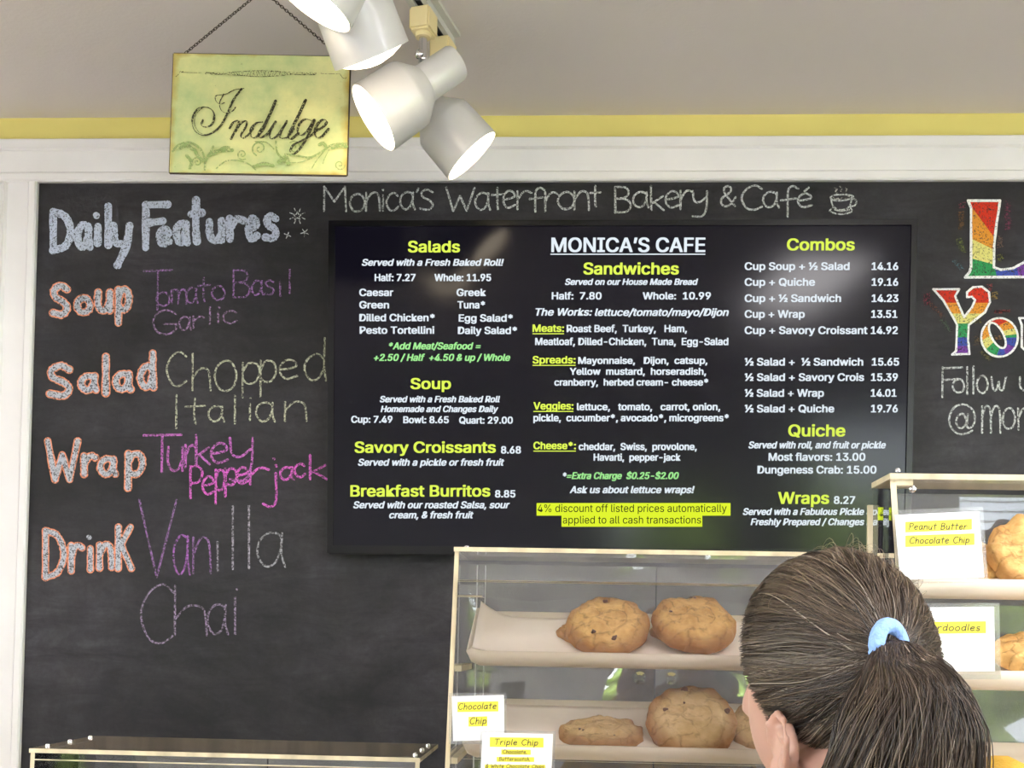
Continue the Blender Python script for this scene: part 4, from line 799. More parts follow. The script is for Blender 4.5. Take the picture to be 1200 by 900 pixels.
# ------------------------------------------------------------ cookies
def cookie_mat(name, c0, c1, crack=.25):
    m = bpy.data.materials.new(name); m.use_nodes = True; t = m.node_tree; b = t.nodes['Principled BSDF']; N = t.nodes.new; L = t.links.new
    b.inputs['Roughness'].default_value = .8; tcn = N('ShaderNodeTexCoord')
    n = N('ShaderNodeTexNoise'); n.inputs['Scale'].default_value = 60; n.inputs['Detail'].default_value = 10; n.inputs['Roughness'].default_value = .65; L(tcn.outputs['Object'], n.inputs['Vector'])
    r = N('ShaderNodeValToRGB'); r.color_ramp.elements[0].position = .32; r.color_ramp.elements[0].color = (*c0, 1); r.color_ramp.elements[1].position = .62; r.color_ramp.elements[1].color = (*c1, 1); L(n.outputs[0], r.inputs[0])
    sp = N('ShaderNodeSeparateXYZ'); L(tcn.outputs['Object'], sp.inputs[0])
    ln = N('ShaderNodeVectorMath'); ln.operation = 'MULTIPLY'; ln.inputs[1].default_value = (1, 1, 0); L(tcn.outputs['Object'], ln.inputs[0]); l2 = N('ShaderNodeVectorMath'); l2.operation = 'LENGTH'; L(ln.outputs[0], l2.inputs[0])
    mr = N('ShaderNodeMapRange'); mr.inputs[1].default_value = .038; mr.inputs[2].default_value = .056; mr.inputs[4].default_value = .85; L(l2.outputs['Value'], mr.inputs[0])
    mx = N('ShaderNodeMixRGB'); L(mr.outputs[0], mx.inputs[0]); L(r.outputs[0], mx.inputs[1]); mx.inputs[2].default_value = (*s2l((150, 92, 42)), 1)
    v = N('ShaderNodeTexVoronoi'); v.feature = 'DISTANCE_TO_EDGE'; v.inputs['Scale'].default_value = 34
    nd = N('ShaderNodeTexNoise'); nd.inputs['Scale'].default_value = 60; L(tcn.outputs['Object'], nd.inputs['Vector']); mv = N('ShaderNodeMixRGB'); mv.inputs[0].default_value = .02; L(tcn.outputs['Object'], mv.inputs[1]); L(nd.outputs['Color'], mv.inputs[2]); L(mv.outputs[0], v.inputs['Vector'])
    m4 = N('ShaderNodeMapRange'); m4.inputs[1].default_value = 0; m4.inputs[2].default_value = .06; L(v.outputs[0], m4.inputs[0])
    ms = N('ShaderNodeMapRange'); ms.inputs[1].default_value = .43; ms.inputs[2].default_value = .55; L(n.outputs[0], ms.inputs[0])
    mm = N('ShaderNodeMath'); mm.operation = 'MAXIMUM'; L(m4.outputs[0], mm.inputs[0]); L(ms.outputs[0], mm.inputs[1])
    inv = N('ShaderNodeMath'); inv.operation = 'MULTIPLY_ADD'; inv.inputs[1].default_value = -crack; inv.inputs[2].default_value = crack; L(mm.outputs[0], inv.inputs[0])
    m5 = N('ShaderNodeMixRGB'); L(inv.outputs[0], m5.inputs[0]); L(mx.outputs[0], m5.inputs[1]); m5.inputs[2].default_value = (.14, .06, .02, 1); L(m5.outputs[0], b.inputs['Base Color'])
    bp = N('ShaderNodeBump'); bp.inputs['Strength'].default_value = .7; bp.inputs['Distance'].default_value = .003
    ad = N('ShaderNodeMath'); ad.operation = 'MULTIPLY_ADD'; ad.inputs[1].default_value = .35; L(m4.outputs[0], ad.inputs[0]); L(n.outputs[0], ad.inputs[2]); L(ad.outputs[0], bp.inputs['Height']); L(bp.outputs[0], b.inputs['Normal'])
    return m
M['ck1'] = cookie_mat('golden_cookie', s2l((208, 152, 84)), s2l((236, 192, 122)), .45)
M['ck2'] = cookie_mat('pale_cookie', s2l((206, 168, 116)), s2l((226, 194, 144)), .3)
M['choc'] = mat('dark_chocolate', (.035, .016, .01), .35, noise_s=60)
M['chip'] = mat('milk_chocolate_chip', (.13, .05, .025), .4)
def cookie_mesh(r, th, seed, dome=.35, rough=.15):
    bm = bmesh.new(); bmesh.ops.create_icosphere(bm, subdivisions=5, radius=1)
    for v in bm.verts:
        d = v.co.normalized(); a = atan2(d.y, d.x); rr = sqrt(d.x ** 2 + d.y ** 2)
        edge = 1 + .05 * noise.noise(Vector((cos(a) * 1.3, sin(a) * 1.3, seed))) + .02 * noise.noise(Vector((cos(a) * 5, sin(a) * 5, seed)))
        R2 = min(1, rr ** .62) * edge; z = (abs(d.z) ** .55) * (1 if d.z > 0 else -1)
        h = th * (z * .5 if z > 0 else z * .45)
        p = Vector((d.x / max(rr, 1e-6) * R2 * r, d.y / max(rr, 1e-6) * R2 * r, h))
        nv = noise.fractal(p * 55 + Vector((seed * 3.1, 0, 0)), 1.0, 2.0, 5) * rough * th
        if z > 0: p.z += nv * 1.2 + dome * th * .5 * (1 - R2 ** 2)
        else: p.z += nv * .2
        p.x += d.x * nv * .6; p.y += d.y * nv * .6; v.co = p
    return bm2me(bm, smooth=True)
def chip_mesh():
    bm = bmesh.new(); ico(bm, (0, 0, 0), .0035, 2, (1.3, .9, .6), .5, 1.5); return bm2me(bm, smooth=True)
chipme = chip_mesh(); chipme.materials.append(M['chip'])
CK = {}
print('FYL', fyl(tu[0]), fyl(tl[0]), fyr(ru[0]), fyr(rl[0]), 'trays', tu, tl, ru, rl, 'YR', YR, 'yfb', yfb, yfb2)
def cookie(lab, px, py, Y, w_px, tilt, rotz=0, kind='ck1', seed=0, th=.022, nch=6, group=None, roll=0):
    c = PY(px, py, Y); r = w_px / 2 / FPX * Y
    me = cookie_mesh(r, th, seed); me.materials.append(M[kind])
    o = bpy.data.objects.new('cookie', me); COL.objects.link(o); o.location = c
    o.rotation_euler = (Matrix.Rotation(R(rotz), 3, 'Z') @ Matrix.Rotation(R(tilt), 3, 'X') @ Matrix.Rotation(R(roll), 3, 'Y')).to_euler()
    setp(o, label=lab, cat='cookie', group=group)
    rr = random.Random(seed + 5)
    for k in range(nch):
        a = rr.uniform(0, 2 * pi); q = r * sqrt(rr.uniform(.02, .65)); x, y = q * cos(a), q * sin(a)
        hit, loc, nrm, _ = o.data and (None, None, None, None)
        z = th * .5 + .35 * th * .5 * (1 - (q / r) ** 2)
        ch = bpy.data.objects.new('chocolate_chip', chipme); COL.objects.link(ch); ch.parent = o; ch.location = (x, y, z - .0022); s = rr.uniform(.45, 1.0); ch.scale = (s, s * rr.uniform(.8, 1.5), s); ch.rotation_euler = (0, 0, rr.uniform(0, 6))
    return o
gU = 'cookies in the upper tray of the middle case'; gL = 'cookies in the second tray of the middle case'
cookie('golden chocolate chip cookie leaning at the left of the upper tray, middle case', 712, 735, 1.49, 98, 40, -6, seed=1, th=.026, nch=6, group=gU)
cookie('brown-edged cookie mostly hidden behind the left cookie of the upper tray', 700, 746, 1.53, 98, 12, 10, seed=2, th=.022, nch=2, group=gU)
cookie('golden cookie leaning at the right of the upper tray beside the ponytailed head', 813, 732, 1.49, 98, 38, 5, seed=3, th=.026, nch=3, group=gU)
cookie('cookie lying under the right golden cookie of the upper tray', 806, 744, 1.535, 90, 12, 5, seed=4, th=.022, nch=2, group=gU)
cookie('flat pale cookie lying in the second tray of the middle case', 704, 862, 1.468, 100, 15, 0, 'ck2', seed=5, th=.024, nch=4, group=gL)
cookie('large pale chocolate chip cookie standing up in the second tray', 810, 847, 1.462, 105, 48, -4, 'ck2', seed=6, th=.024, nch=9, group=gL)
cookie('pale cookie partly hidden by the face of the woman in the second tray', 902, 855, 1.47, 90, 40, -4, 'ck2', seed=8, th=.024, nch=4, group=gL)
gR = 'cookies in the upper tray of the right case'
cookie('golden cookie cut off by the right photo edge in the upper tray', 1216, 651, 1.165, 110, 55, -5, seed=11, th=.026, nch=1, group=gR)
cookie('golden cookie behind the peanut butter card', 1150, 662, 1.185, 62, 50, -5, seed=12, th=.020, nch=2, group=gR)
cookie('golden cookie in the second tray at the right photo edge', 1206, 767, 1.155, 84, 24, -5, seed=13, th=.022, nch=1)
# ------------------------------------------------------------ price cards
def card(lab, corners, hold, Y, lines, hls, inkw=.9, tilt=0):
    """corners: card px corners tl,tr,br,bl; lines of comic lettering; everything on one leaning plane in front of the case"""
    c = [PY(x, y, Y) for x, y in corners]; ctr_ = sum(c, Vector()) / 4
    t = empty('price_card', ctr_, label=lab, cat='price card')
    def at(x, y, l): return PY(x, y, Y - l)
    sheet('sleeve', [at(x, y, .0005) for x, y in hold], .0012, t, [M['holder'], M['holder']], nrm=(0, -1, 0)) if False else None
    bm = bmesh.new(); A = [bm.verts.new(PY(x, y, Y + .0022)) for x, y in hold]; B = [bm.verts.new(PY(x, y, Y + .0012)) for x, y in hold]
    for q in (A, B[::-1]): bm.faces.new(q)
    for i in range(4): bm.faces.new((A[i], B[i], B[(i + 1) % 4], A[(i + 1) % 4]))
    bmesh.ops.recalc_face_normals(bm, faces=bm.faces); link('sleeve', bm2me(bm), M['holder'], t)
    bm = bmesh.new(); A = [bm.verts.new(PY(x, y, Y + .001)) for x, y in corners]; B = [bm.verts.new(PY(x, y, Y)) for x, y in corners]
    for q in (A, B[::-1]): bm.faces.new(q)
    for i in range(4): bm.faces.new((A[i], B[i], B[(i + 1) % 4], A[(i + 1) % 4]))
    bmesh.ops.recalc_face_normals(bm, faces=bm.faces); link('card', bm2me(bm), M['card'], t)
    bm = bmesh.new()
    for q in hls: bm.faces.new([bm.verts.new(at(x, y, .0003)) for x, y in q])
    bmesh.ops.recalc_face_normals(bm, faces=bm.faces); link('highlighting', bm2me(bm), M['hl'], t)
    r = Ribbon(at, .0005)
    for (tx, x0_, x1_, b_, cap, w, rise) in lines:
        n0 = len(r.v); r0 = Ribbon(lambda x, y, l: at(x, y - (x - x0_) * rise, l), .0005); r0.n = r.n; r0.text(tx, x0_, x1_, b_, cap, w, (.03, .03, .04), slant=.18)
        k0 = len(r.v); r.v += r0.v; r.c += r0.c; r.q += [tuple(i + k0 for i in q) for q in r0.q]; r.n = r0.n
    r.build('lettering', M['ink'], t); return t
rect = lambda a, b_, c, d, s=0: [(a, b_), (c, b_ - s), (c, d - s), (a, d)]
card('white card reading Chocolate Chip on the left corner of the middle case', [(529.5, 816), (590.5, 814.5), (591, 867), (531, 868.5)], rect(526, 812, 593.5, 872), 1.305, [('Chocolate', 536.5, 581, 831.5, 7.2, .95, .02), ('Chip', 550, 569.5, 848.5, 7.4, .95, .02)], [rect(536, 822.5, 584, 834.5, .8), rect(549, 840, 571, 851.5, .6)])
card('white card reading Triple Chip overlapping the chocolate chip card', [(565.5, 858.5), (648, 860), (645.5, 925), (562, 925)], [(563, 856), (651, 857), (649, 928), (560, 928)], 1.275, [('Triple Chip', 579, 630, 872.5, 6.6, .9, -.02), ('Chocolate,', 589, 617, 883, 4.4, .62, -.01), ('Butterscotch,', 584.5, 621, 891.3, 4.2, .6, -.01), ('& White Chocolate Chips', 569, 637, 899.6, 4.2, .6, -.01)],
     [rect(574, 863.8, 637, 875.2, -.8), rect(587.5, 878.3, 622, 884.2, -.3), rect(582, 887, 626, 892.6, -.3), rect(568, 896, 639, 901.5, -.3)])
card('white card reading Peanut Butter Chocolate Chip on the right case', [(1048.5, 603.5), (1147, 599), (1153.5, 676.5), (1055, 679.5)], [(1046, 598), (1152, 594), (1158, 682), (1052, 684)], fyr(zl(1100, 640, 1.12)) - .009, [('Peanut Butter', 1065, 1132.5, 620.6, 7.4, 1.0, .005), ('Chocolate Chip', 1065.5, 1135.5, 637, 7.4, 1.0, .012)], [rect(1061, 611.5, 1139, 624, 3.5), rect(1061, 627.5, 1142, 641, 2.5)])
card('white card reading Snickerdoodles half hidden behind the brown ponytail', [(1058, 712), (1165, 711), (1166, 786.5), (1062, 787)], [(1054, 707), (1171, 706.5), (1173, 796), (1058, 797)], fyr(zl(1100, 750, 1.1)) - .009, [('Snickerdoodles', 1060, 1148, 739, 7.6, 1.0, 0)], [rect(1057, 729, 1155.5, 743, 1)])
# ------------------------------------------------------------ woman
HC = PY(974, 786, .96); PHI = R(38)
Fw = Vector((-sin(PHI), cos(PHI), 0)); Lf = Vector((-cos(PHI), -sin(PHI), 0)); Up = Vector((0, 0, 1))
woman = empty('person', (HC.x, HC.y + .02, 0), label='woman seen from behind with a brown ponytail in a blue hair tie', cat='person')
SA, SB, SU = .080, .069, .093     # head half sizes: front-back, side, up
def hp(f, l, u): return HC + Fw * f + Lf * l + Up * u
def skin_chain(chains, sub=2):
    me = bpy.data.meshes.new('sk'); V_, E_, Rr = [], [], []; idx = {}; roots = []
    for ch in chains:
        prev = None; k0 = tuple(round(c, 4) for c in ch[0][0])
        if k0 not in idx: roots.append(len(V_))
        for (p, r) in ch:
            k = tuple(round(c, 4) for c in p)
            if k not in idx: idx[k] = len(V_); V_.append(tuple(p)); Rr.append(r)
            if prev is not None and prev != idx[k]: E_.append((prev, idx[k]))
            prev = idx[k]
    me.from_pydata(V_, E_, []); o = bpy.data.objects.new('sk', me); COL.objects.link(o)
    o.modifiers.new('s', 'SKIN'); sv = me.skin_vertices[0].data
    for i, r in enumerate(Rr):
        sv[i].radius = (r, r) if not isinstance(r, tuple) else r; sv[i].use_root = (i in roots)
    m_ = o.modifiers.new('u', 'SUBSURF'); m_.levels = sub; m_.render_levels = sub
    dg = bpy.context.evaluated_depsgraph_get(); out = bpy.data.meshes.new_from_object(o.evaluated_get(dg)); bpy.data.objects.remove(o); return out
BF = Vector((-.25, .97, 0)).normalized(); BL = Vector((-.97, -.25, 0)).normalized()   # body faces the counter, a little left
NK = Vector((HC.x + .005, HC.y - .05, HC.z - .12)); BY_ = HC.y - .125
def bp_(f, l, z): b_ = Vector((NK.x, BY_, 0)); q = b_ + BF * f + BL * l; return Vector((q.x, q.y, z))
zN = NK.z; zS = zN - .085
pelvis = bp_(.0, 0, .86)
ch = [[(bp_(0, 0, .84), .10), (bp_(0, 0, 1.0), .09), (bp_(0, 0, 1.14), .095), (bp_(.008, 0, zS - .02), .09), (bp_(.035, 0, zN - .035), .055), (NK, .052), (hp(-.005, 0, -.06), .055)]]
hands = []
for s in (1, -1):
    sh = bp_(0, s * .165, zS - .025); el = bp_(-.02, s * .20, zS - .29); wr = bp_(.04, s * .225, zS - .53)
    ch.append([(bp_(0, s * .05, zS - .01), .055), (sh, .046), ((sh + el) / 2, .038), (el, .037), ((el + wr) / 2, .034), (wr, .024), (wr - Up * .045 + BF * .01, .026), (wr - Up * .075 + BF * .012, .022)])
    hands.append((wr - Up * .075 + BF * .012, s))
    hipj = bp_(0, s * .09, .80); ch.append([(bp_(0, s * .06, .88), .08), (hipj, .082), (bp_(.01, s * .095, .46), .055), (bp_(-.01, s * .1, .25), .05), (bp_(-.015, s * .1, .09), .036), (bp_(.01, s * .1, .04), .035), (bp_(.05, s * .11, .03), .03), (bp_(.08, s * .115, .025), .022)])
bodyme = skin_chain(ch)
bm = bmesh.new(); bm.from_mesh(bodyme)
for (h_, s) in hands:
    for k in range(4):
        off = BF * (k - 1.5) * -.019; ln = (.07, .08, .075, .058)[k]; inn = -BL * s
        p0 = h_ + off + Up * .02; tube(bm, [p0, p0 - Up * (.02 + ln * .35), p0 - Up * (.02 + ln * .65) + inn * .010, p0 - Up * (.02 + ln * .85) + inn * .028], [.0095, .009, .0085, .007], 10)
    p0 = h_ + Up * .05 + BF * .02; tube(bm, [p0, p0 + BF * .022 - Up * .025, p0 + BF * .026 - Up * .055 - BL * s * .01], [.012, .0105, .008], 10)
# head
bmh = bmesh.new(); bmesh.ops.create_icosphere(bmh, subdivisions=6, radius=1)
def sm_(a, b_, x): t = max(0, min(1, (x - a) / (b_ - a))); return t * t * (3 - 2 * t)
for v in bmh.verts:
    d = v.co.normalized(); f, l, u = d.y, d.x, d.z
    q = Vector((l * SB, f * SA, u * SU))
    if u < 0:     # jaw: narrower and longer towards the chin, cut at the nape
        k = -u; q.x *= 1 - .34 * k * (1 if f > -.2 else .8); q.z *= 1 + .28 * sm_(-.2, .9, f + .3); q.y += .012 * k * sm_(-.1, .7, f)
        if f < 0: q.y *= 1 - .25 * k
    if f > 0:
        q.y -= .010 * sm_(.05, .5, abs(l)) * sm_(.5, 0, abs(u + .05)) * f       # flatter cheeks
        dl = abs(q.x); zz = q.z
        nose = math.exp(-(dl / .011) ** 2) * sm_(.010, -.038, zz) * sm_(-.052, -.040, zz); q.y += .021 * nose
        eye = math.exp(-((dl - .031) / .013) ** 2 - ((zz + .004) / .010) ** 2); q.y -= .007 * eye
        brow = math.exp(-((dl - .028) / .02) ** 2 - ((zz - .014) / .007) ** 2); q.y += .003 * brow
        lip = math.exp(-(dl / .022) ** 2 - ((zz + .070) / .005) ** 2) + .9 * math.exp(-(dl / .02) ** 2 - ((zz + .081) / .005) ** 2); q.y += .004 * lip
        chin = math.exp(-(dl / .022) ** 2 - ((zz + .108) / .014) ** 2); q.y += .006 * chin
    v.co = hp(q.y, q.x, q.z)
me_ = bpy.data.meshes.new('h'); bmh.to_mesh(me_); bmh.free(); bm.from_mesh(me_)
EAR_F, EAR_U = -.006, -.064
for s in (1, -1):
    def ep(f, u, o=0): return hp(EAR_F + f, s * (.067 + o + max(0, -f) * .35), EAR_U + u)
    tube(bm, [ep(.014, .004), ep(.012, .020, .003), ep(.000, .030, .006), ep(-.014, .025, .010), ep(-.019, .010, .011), ep(-.015, -.008, .008), ep(-.006, -.022, .004), ep(.004, -.030, .001), ep(.010, -.024, -.001), ep(.010, -.012, 0)], [.0035, .0038, .004, .004, .004, .004, .0045, .006, .005, .004], 8)
    tube(bm, [ep(.004, .018, -.001), ep(-.006, .010, .002), ep(-.008, -.004, .002), ep(.0, -.014, .0)], [.004, .005, .005, .004], 8)
    g = bmesh.ops.create_icosphere(bm, subdivisions=3, radius=1)
    for v in g['verts']: c = v.co.copy(); v.co = ep(-.002 + c.y * .017, -.001 + c.z * .026, -.004 + c.x * .005)
for s in (1, -1):
    pass
allme = bm2me(bm); o = bpy.data.objects.new('b', allme); COL.objects.link(o)
rm = o.modifiers.new('r', 'REMESH'); rm.mode = 'VOXEL'; rm.voxel_size = .0032; rm.use_smooth_shade = True
sm = o.modifiers.new('s', 'SMOOTH'); sm.factor = .4; sm.iterations = 2
dg = bpy.context.evaluated_depsgraph_get(); bme = bpy.data.meshes.new_from_object(o.evaluated_get(dg)); bpy.data.objects.remove(o)
for p in bme.polygons: p.use_smooth = True
body = link('body', bme, M['skin'], woman)
M['eye'] = mat('eye_white', (.8, .8, .78), .2); M['iris'] = mat('brown_iris', (.08, .04, .02), .2)
for s in (1, -1):
    bm = bmesh.new(); g = bmesh.ops.create_uvsphere(bm, u_segments=20, v_segments=14, radius=.0100, matrix=Matrix.Translation(hp(.0578, s * .0255, -.004)))
    g2 = bmesh.ops.create_uvsphere(bm, u_segments=16, v_segments=10, radius=.0055, matrix=Matrix.Translation(hp(.0627, s * .0262, -.004)))
    for v in g2['verts']:
        for f in v.link_faces: f.material_index = 1
    link('eye', bm2me(bm, smooth=True), [M['eye'], M['iris']], woman)
for s in (1, -1):
    bm = bmesh.new(); tube(bm, [hp(.0755, s * .012, .010), hp(.0735, s * .024, .015), hp(.0655, s * .038, .012)], [.0022, .0026, .0012], 8); link('eyebrow', bm2me(bm, smooth=True), M['hairbase'], woman)
    bm = bmesh.new(); tube(bm, [hp(.071, s * .014, -.006), hp(.0705, s * .020, .0035), hp(.068, s * .027, .005), hp(.0625, s * .036, -.003)], [.0015, .0024, .0024, .0015], 8); link('eyelid', bm2me(bm, smooth=True), M['skin'], woman)
# clothes
shirt_ch = [[(bp_(0, 0, .84), .145), (bp_(0, 0, 1.0), .13), (bp_(0, 0, 1.14), .135), (bp_(0, 0, zS - .02), .124), (bp_(.035, 0, zN - .035), .092)]]
for s in (1, -1):
    sh = bp_(0, s * .165, zS - .025); el = bp_(-.02, s * .20, zS - .29); wr = bp_(.04, s * .225, zS - .53)
    shirt_ch.append([(bp_(0, s * .06, zS - .015), .085), (sh, .066), ((sh + el) / 2, .054), (el, .048), ((el + wr) / 2, .043)])
sme = skin_chain(shirt_ch, 3)
for p in sme.polygons: p.use_smooth = True
link('shirt', sme, M['mustard'], woman)
hp_ = []
for i in range(28):
    q = 2 * pi * i / 28; hp_.append(Vector((NK.x + .012 + .108 * cos(q), NK.y + .005 + .088 * sin(q), NK.z - .012 + .042 * cos(q))))
bm = bmesh.new(); tube(bm, hp_, [.026 + .003 * sin(5 * i) for i in range(28)], 14, closed=True); link('cowl_collar', bm2me(bm, smooth=True), M['mustard'], woman)
tch = []
for s in (1, -1): tch.append([(bp_(0, s * .062, .93), .088), (bp_(0, s * .085, .80), .098), (bp_(.01, s * .095, .46), .067), (bp_(-.01, s * .1, .25), .062), (bp_(-.015, s * .1, .10), .052)])
tch.append([(bp_(0, 0, .98), .112), (bp_(0, 0, .90), .128), (bp_(0, 0, .80), .10)])
tme = skin_chain(tch, 2)
for p in tme.polygons: p.use_smooth = True
link('trousers', tme, M['denim'], woman)
bm = bmesh.new()
for s in (1, -1):
    c = bp_(.0, s * .108, .035); ico(bm, tuple(c), .06, 3, (.75, 2.0, .58), 0)
shoe = bm2me(bm, smooth=True); link('shoes', shoe, M['black'], woman)
# hair -------------------------------------------------------------
def srf(D, off):     # D: unit dirs (n,3) as (l,f,u); returns world pts on the skull
    l, f, u = D[:, 0], D[:, 1], D[:, 2]; k = np.where(u < 0, -u, 0)
    x = l * (SB + off) * (1 - .22 * k); y = f * (SA + off); y = np.where(f < 0, y * (1 - .18 * k), y); z = u * (SU + off)
    return np.array(HC)[None] + y[:, None] * np.array(Fw)[None] + x[:, None] * np.array(Lf)[None] + z[:, None] * np.array([[0, 0, 1.]])
def sph(az, el):     # az from forward, + to the left
    az, el = np.radians(az), np.radians(el); return np.stack([np.sin(az) * np.cos(el), np.cos(az) * np.cos(el), np.sin(el)], -1)
def hl_az(el):       # hairline azimuth (deg from forward) for elevation
    return np.interp(el, [-62, -45, -38, -30, -18, 0, 20, 38, 50, 58], [128, 118, 112, 84, 76, 66, 56, 42, 22, 0])
best = None
for az_ in range(110, 200, 2):
    for el_ in range(-20, 40, 2):
        d_ = sph(np.array([float(az_)]), np.array([float(el_)]))[0]; w_p = Vector(srf(d_[None], .022)[0]); l_ = CR.transposed() @ (w_p - Vector((0, 0, CZ)))
        if l_.z > -.3: continue
        e_ = (PX0 - FPX * l_.x / l_.z - 1043) ** 2 + (PY0 + FPX * l_.y / l_.z - 768) ** 2 + (0 if w_p.y < HC.y else 1e5)
        if best is None or e_ < best[0]: best = (e_, d_, az_, el_)
TD = best[1]; print('TIE', best)
# cap
bm = bmesh.new(); bmesh.ops.create_icosphere(bm, subdivisions=6, radius=1); dele = []
for v in bm.verts:
    d = v.co.normalized(); el = math.degrees(math.asin(max(-1, min(1, d.z)))); az = abs(math.degrees(atan2(d.x, d.y)))
    if el < -58 or (el < 58 and az < hl_az(el) + 2): dele.append(v)
    bump_ = .012 * max(0, d.dot(Vector(TD))) ** 10
    v.co = Vector(srf(np.array([list(d)]), .0075 + bump_)[0])
bmesh.ops.delete(bm, geom=dele, context='VERTS')
hair = link('hair', bm2me(bm, smooth=True), M['hairbase'], woman, label='brown hair pulled back with greyish streaks')
def strand_mesh(P_, rad, colr, name, parent, label=None):
    """P_ (n,m,3) strands, rad (n,m), colr (n,3) -> one mesh of 3-sided tubes"""
    n, m, _ = P_.shape; T = np.gradient(P_, axis=1); T /= np.linalg.norm(T, axis=2, keepdims=True) + 1e-9
    ref = np.array([.3, -1, .2]); A = np.cross(T, ref); A /= np.linalg.norm(A, axis=2, keepdims=True) + 1e-9; B = np.cross(T, A)
    an = np.array([0, 2 * pi / 3, 4 * pi / 3]); Vv = P_[:, :, None, :] + rad[:, :, None, None] * (A[:, :, None, :] * np.cos(an)[None, None, :, None] + B[:, :, None, :] * np.sin(an)[None, None, :, None])
    Vv = Vv.reshape(-1, 3); s = np.arange(n)[:, None, None] * m * 3; i = np.arange(m - 1)[None, :, None] * 3; k = np.arange(3)[None, None, :]; k2 = (k + 1) % 3
    Fq = np.stack([s + i + k, s + i + k2, s + i + 3 + k2, s + i + 3 + k], -1).reshape(-1, 4)
    me = bpy.data.meshes.new(name); me.vertices.add(len(Vv)); me.vertices.foreach_set('co', Vv.astype(np.float32).ravel())
    me.loops.add(Fq.size); me.loops.foreach_set('vertex_index', Fq.astype(np.int32).ravel()); me.polygons.add(len(Fq)); me.polygons.foreach_set('loop_start', np.arange(0, Fq.size, 4, dtype=np.int32)); me.polygons.foreach_set('use_smooth', np.ones(len(Fq), dtype=bool))
    me.update(calc_edges=True); me.validate()
    a = me.color_attributes.new('col', 'FLOAT_COLOR', 'POINT'); cc = np.ones((n, m * 3, 4), dtype=np.float32); cc[:, :, :3] = colr[:, None, :]; a.data.foreach_set('color', cc.ravel())
    return link(name, me, M['hair'], parent, label=label, kind='stuff')
PAL = np.array([[.022, .014, .009], [.048, .031, .020], [.085, .058, .038], [.15, .108, .074], [.34, .28, .22]])
def colours(n, clump, pl=(.22, .34, .26, .13, .05)):
    nc = clump.max() + 1; c0 = rng.choice(5, size=nc, p=pl); mixk = rng.uniform(0, 1, n); own = rng.choice(5, size=n, p=pl); idx = np.where(mixk < .72, c0[clump], own)
    return PAL[idx] * rng.uniform(.8, 1.25, (n, 1))
def scalp(n, m, NCL=320):
    el = np.degrees(np.arcsin(rng.uniform(-.82, 1, n * 4))); az = rng.uniform(-180, 180, n * 4)
    ok = (np.abs(az) > hl_az(np.minimum(el, 58))) | (el > 58); az, el = az[ok][:n], el[ok][:n]; n = len(az)
    # most strands rise from the hairline so their full length shows
    k = n // 2; el[:k] = rng.uniform(-55, 56, k); sg = np.where(rng.random(k) < .5, 1, -1); az[:k] = sg * (hl_az(el[:k]) + rng.uniform(0, 6, k))
    D0 = sph(az, el); cl_c = D0[rng.integers(0, n, NCL)]; clump = np.argmax(D0 @ cl_c.T, axis=1); Dc = cl_c[clump]
    D0 = D0 * .88 + Dc * .12; D0 /= np.linalg.norm(D0, axis=1, keepdims=True)
    tj = TD[None] + rng.normal(0, .05, (n, 3)); tj /= np.linalg.norm(tj, axis=1, keepdims=True)
    om = np.arccos(np.clip((D0 * tj).sum(1), -1, 1)); ts = np.linspace(0, 1, m); P_ = np.empty((n, m, 3)); base = rng.uniform(.0078, .0125, n); ph = rng.uniform(0, 6, NCL)[clump]
    for j, t in enumerate(ts):
        D = (np.sin((1 - t) * om)[:, None] * D0 + np.sin(t * om)[:, None] * tj) / (np.sin(om)[:, None] + 1e-6)
        side = np.cross(D0, tj); side /= np.linalg.norm(side, axis=1, keepdims=True) + 1e-9
        D = D + side * (.035 * np.sin(ph * 3 + t * 5) * sin(pi * t))[:, None]; D[:, 2] -= .05 * sin(pi * t) * (D0[:, 2] < .2) ; D /= np.linalg.norm(D, axis=1, keepdims=True)
        w = np.clip((D @ TD), 0, 1) ** 10
        P_[:, j] = srf(D, (base * (0.85 + .15 * t) + .0025 * np.sin(ph * 7) * sin(pi * t) + .013 * w)[:, None][:, 0])
    return P_, clump, n
def srf2(D, off): return srf(D, off)
P_, clump, n = scalp(9000, 16)
rad = np.full((n, 16), .00042) * rng.uniform(.6, 1.3, (n, 1)); rad[:, 0] *= .3
ch_ = colours(n, clump); zz_ = P_[:, 5, 2] - HC.z; xx_ = P_[:, 5, 0] - HC.x
wl = np.exp(-((zz_ - .012) / .024) ** 2) * (xx_ < 0) * rng.uniform(0, .6, n) * (rng.random(NC_ := 320)[clump] > .35)
ch_ = ch_ * (1 - wl[:, None]) + np.array([[.30, .25, .205]]) * wl[:, None]
strand_mesh(P_, rad, ch_, 'scalp_strands', hair)
TP = Vector(srf(TD[None], .030)[0]); bk = -Fw
# hair tie
bm = bmesh.new(); tax = (bk + Vector((0, 0, .10)) - Lf * .05).normalized(); a_, b__, _ = frame_to(tax)
cT = TP - bk * .004
tube(bm, [cT + a_ * .0175 * cos(q) + b__ * .0205 * sin(q) for q in [i * 2 * pi / 28 for i in range(28)]], .0062, 12, closed=True)
link('hair_tie', bm2me(bm, smooth=True), M['tie'], woman, label='light blue fabric hair tie')
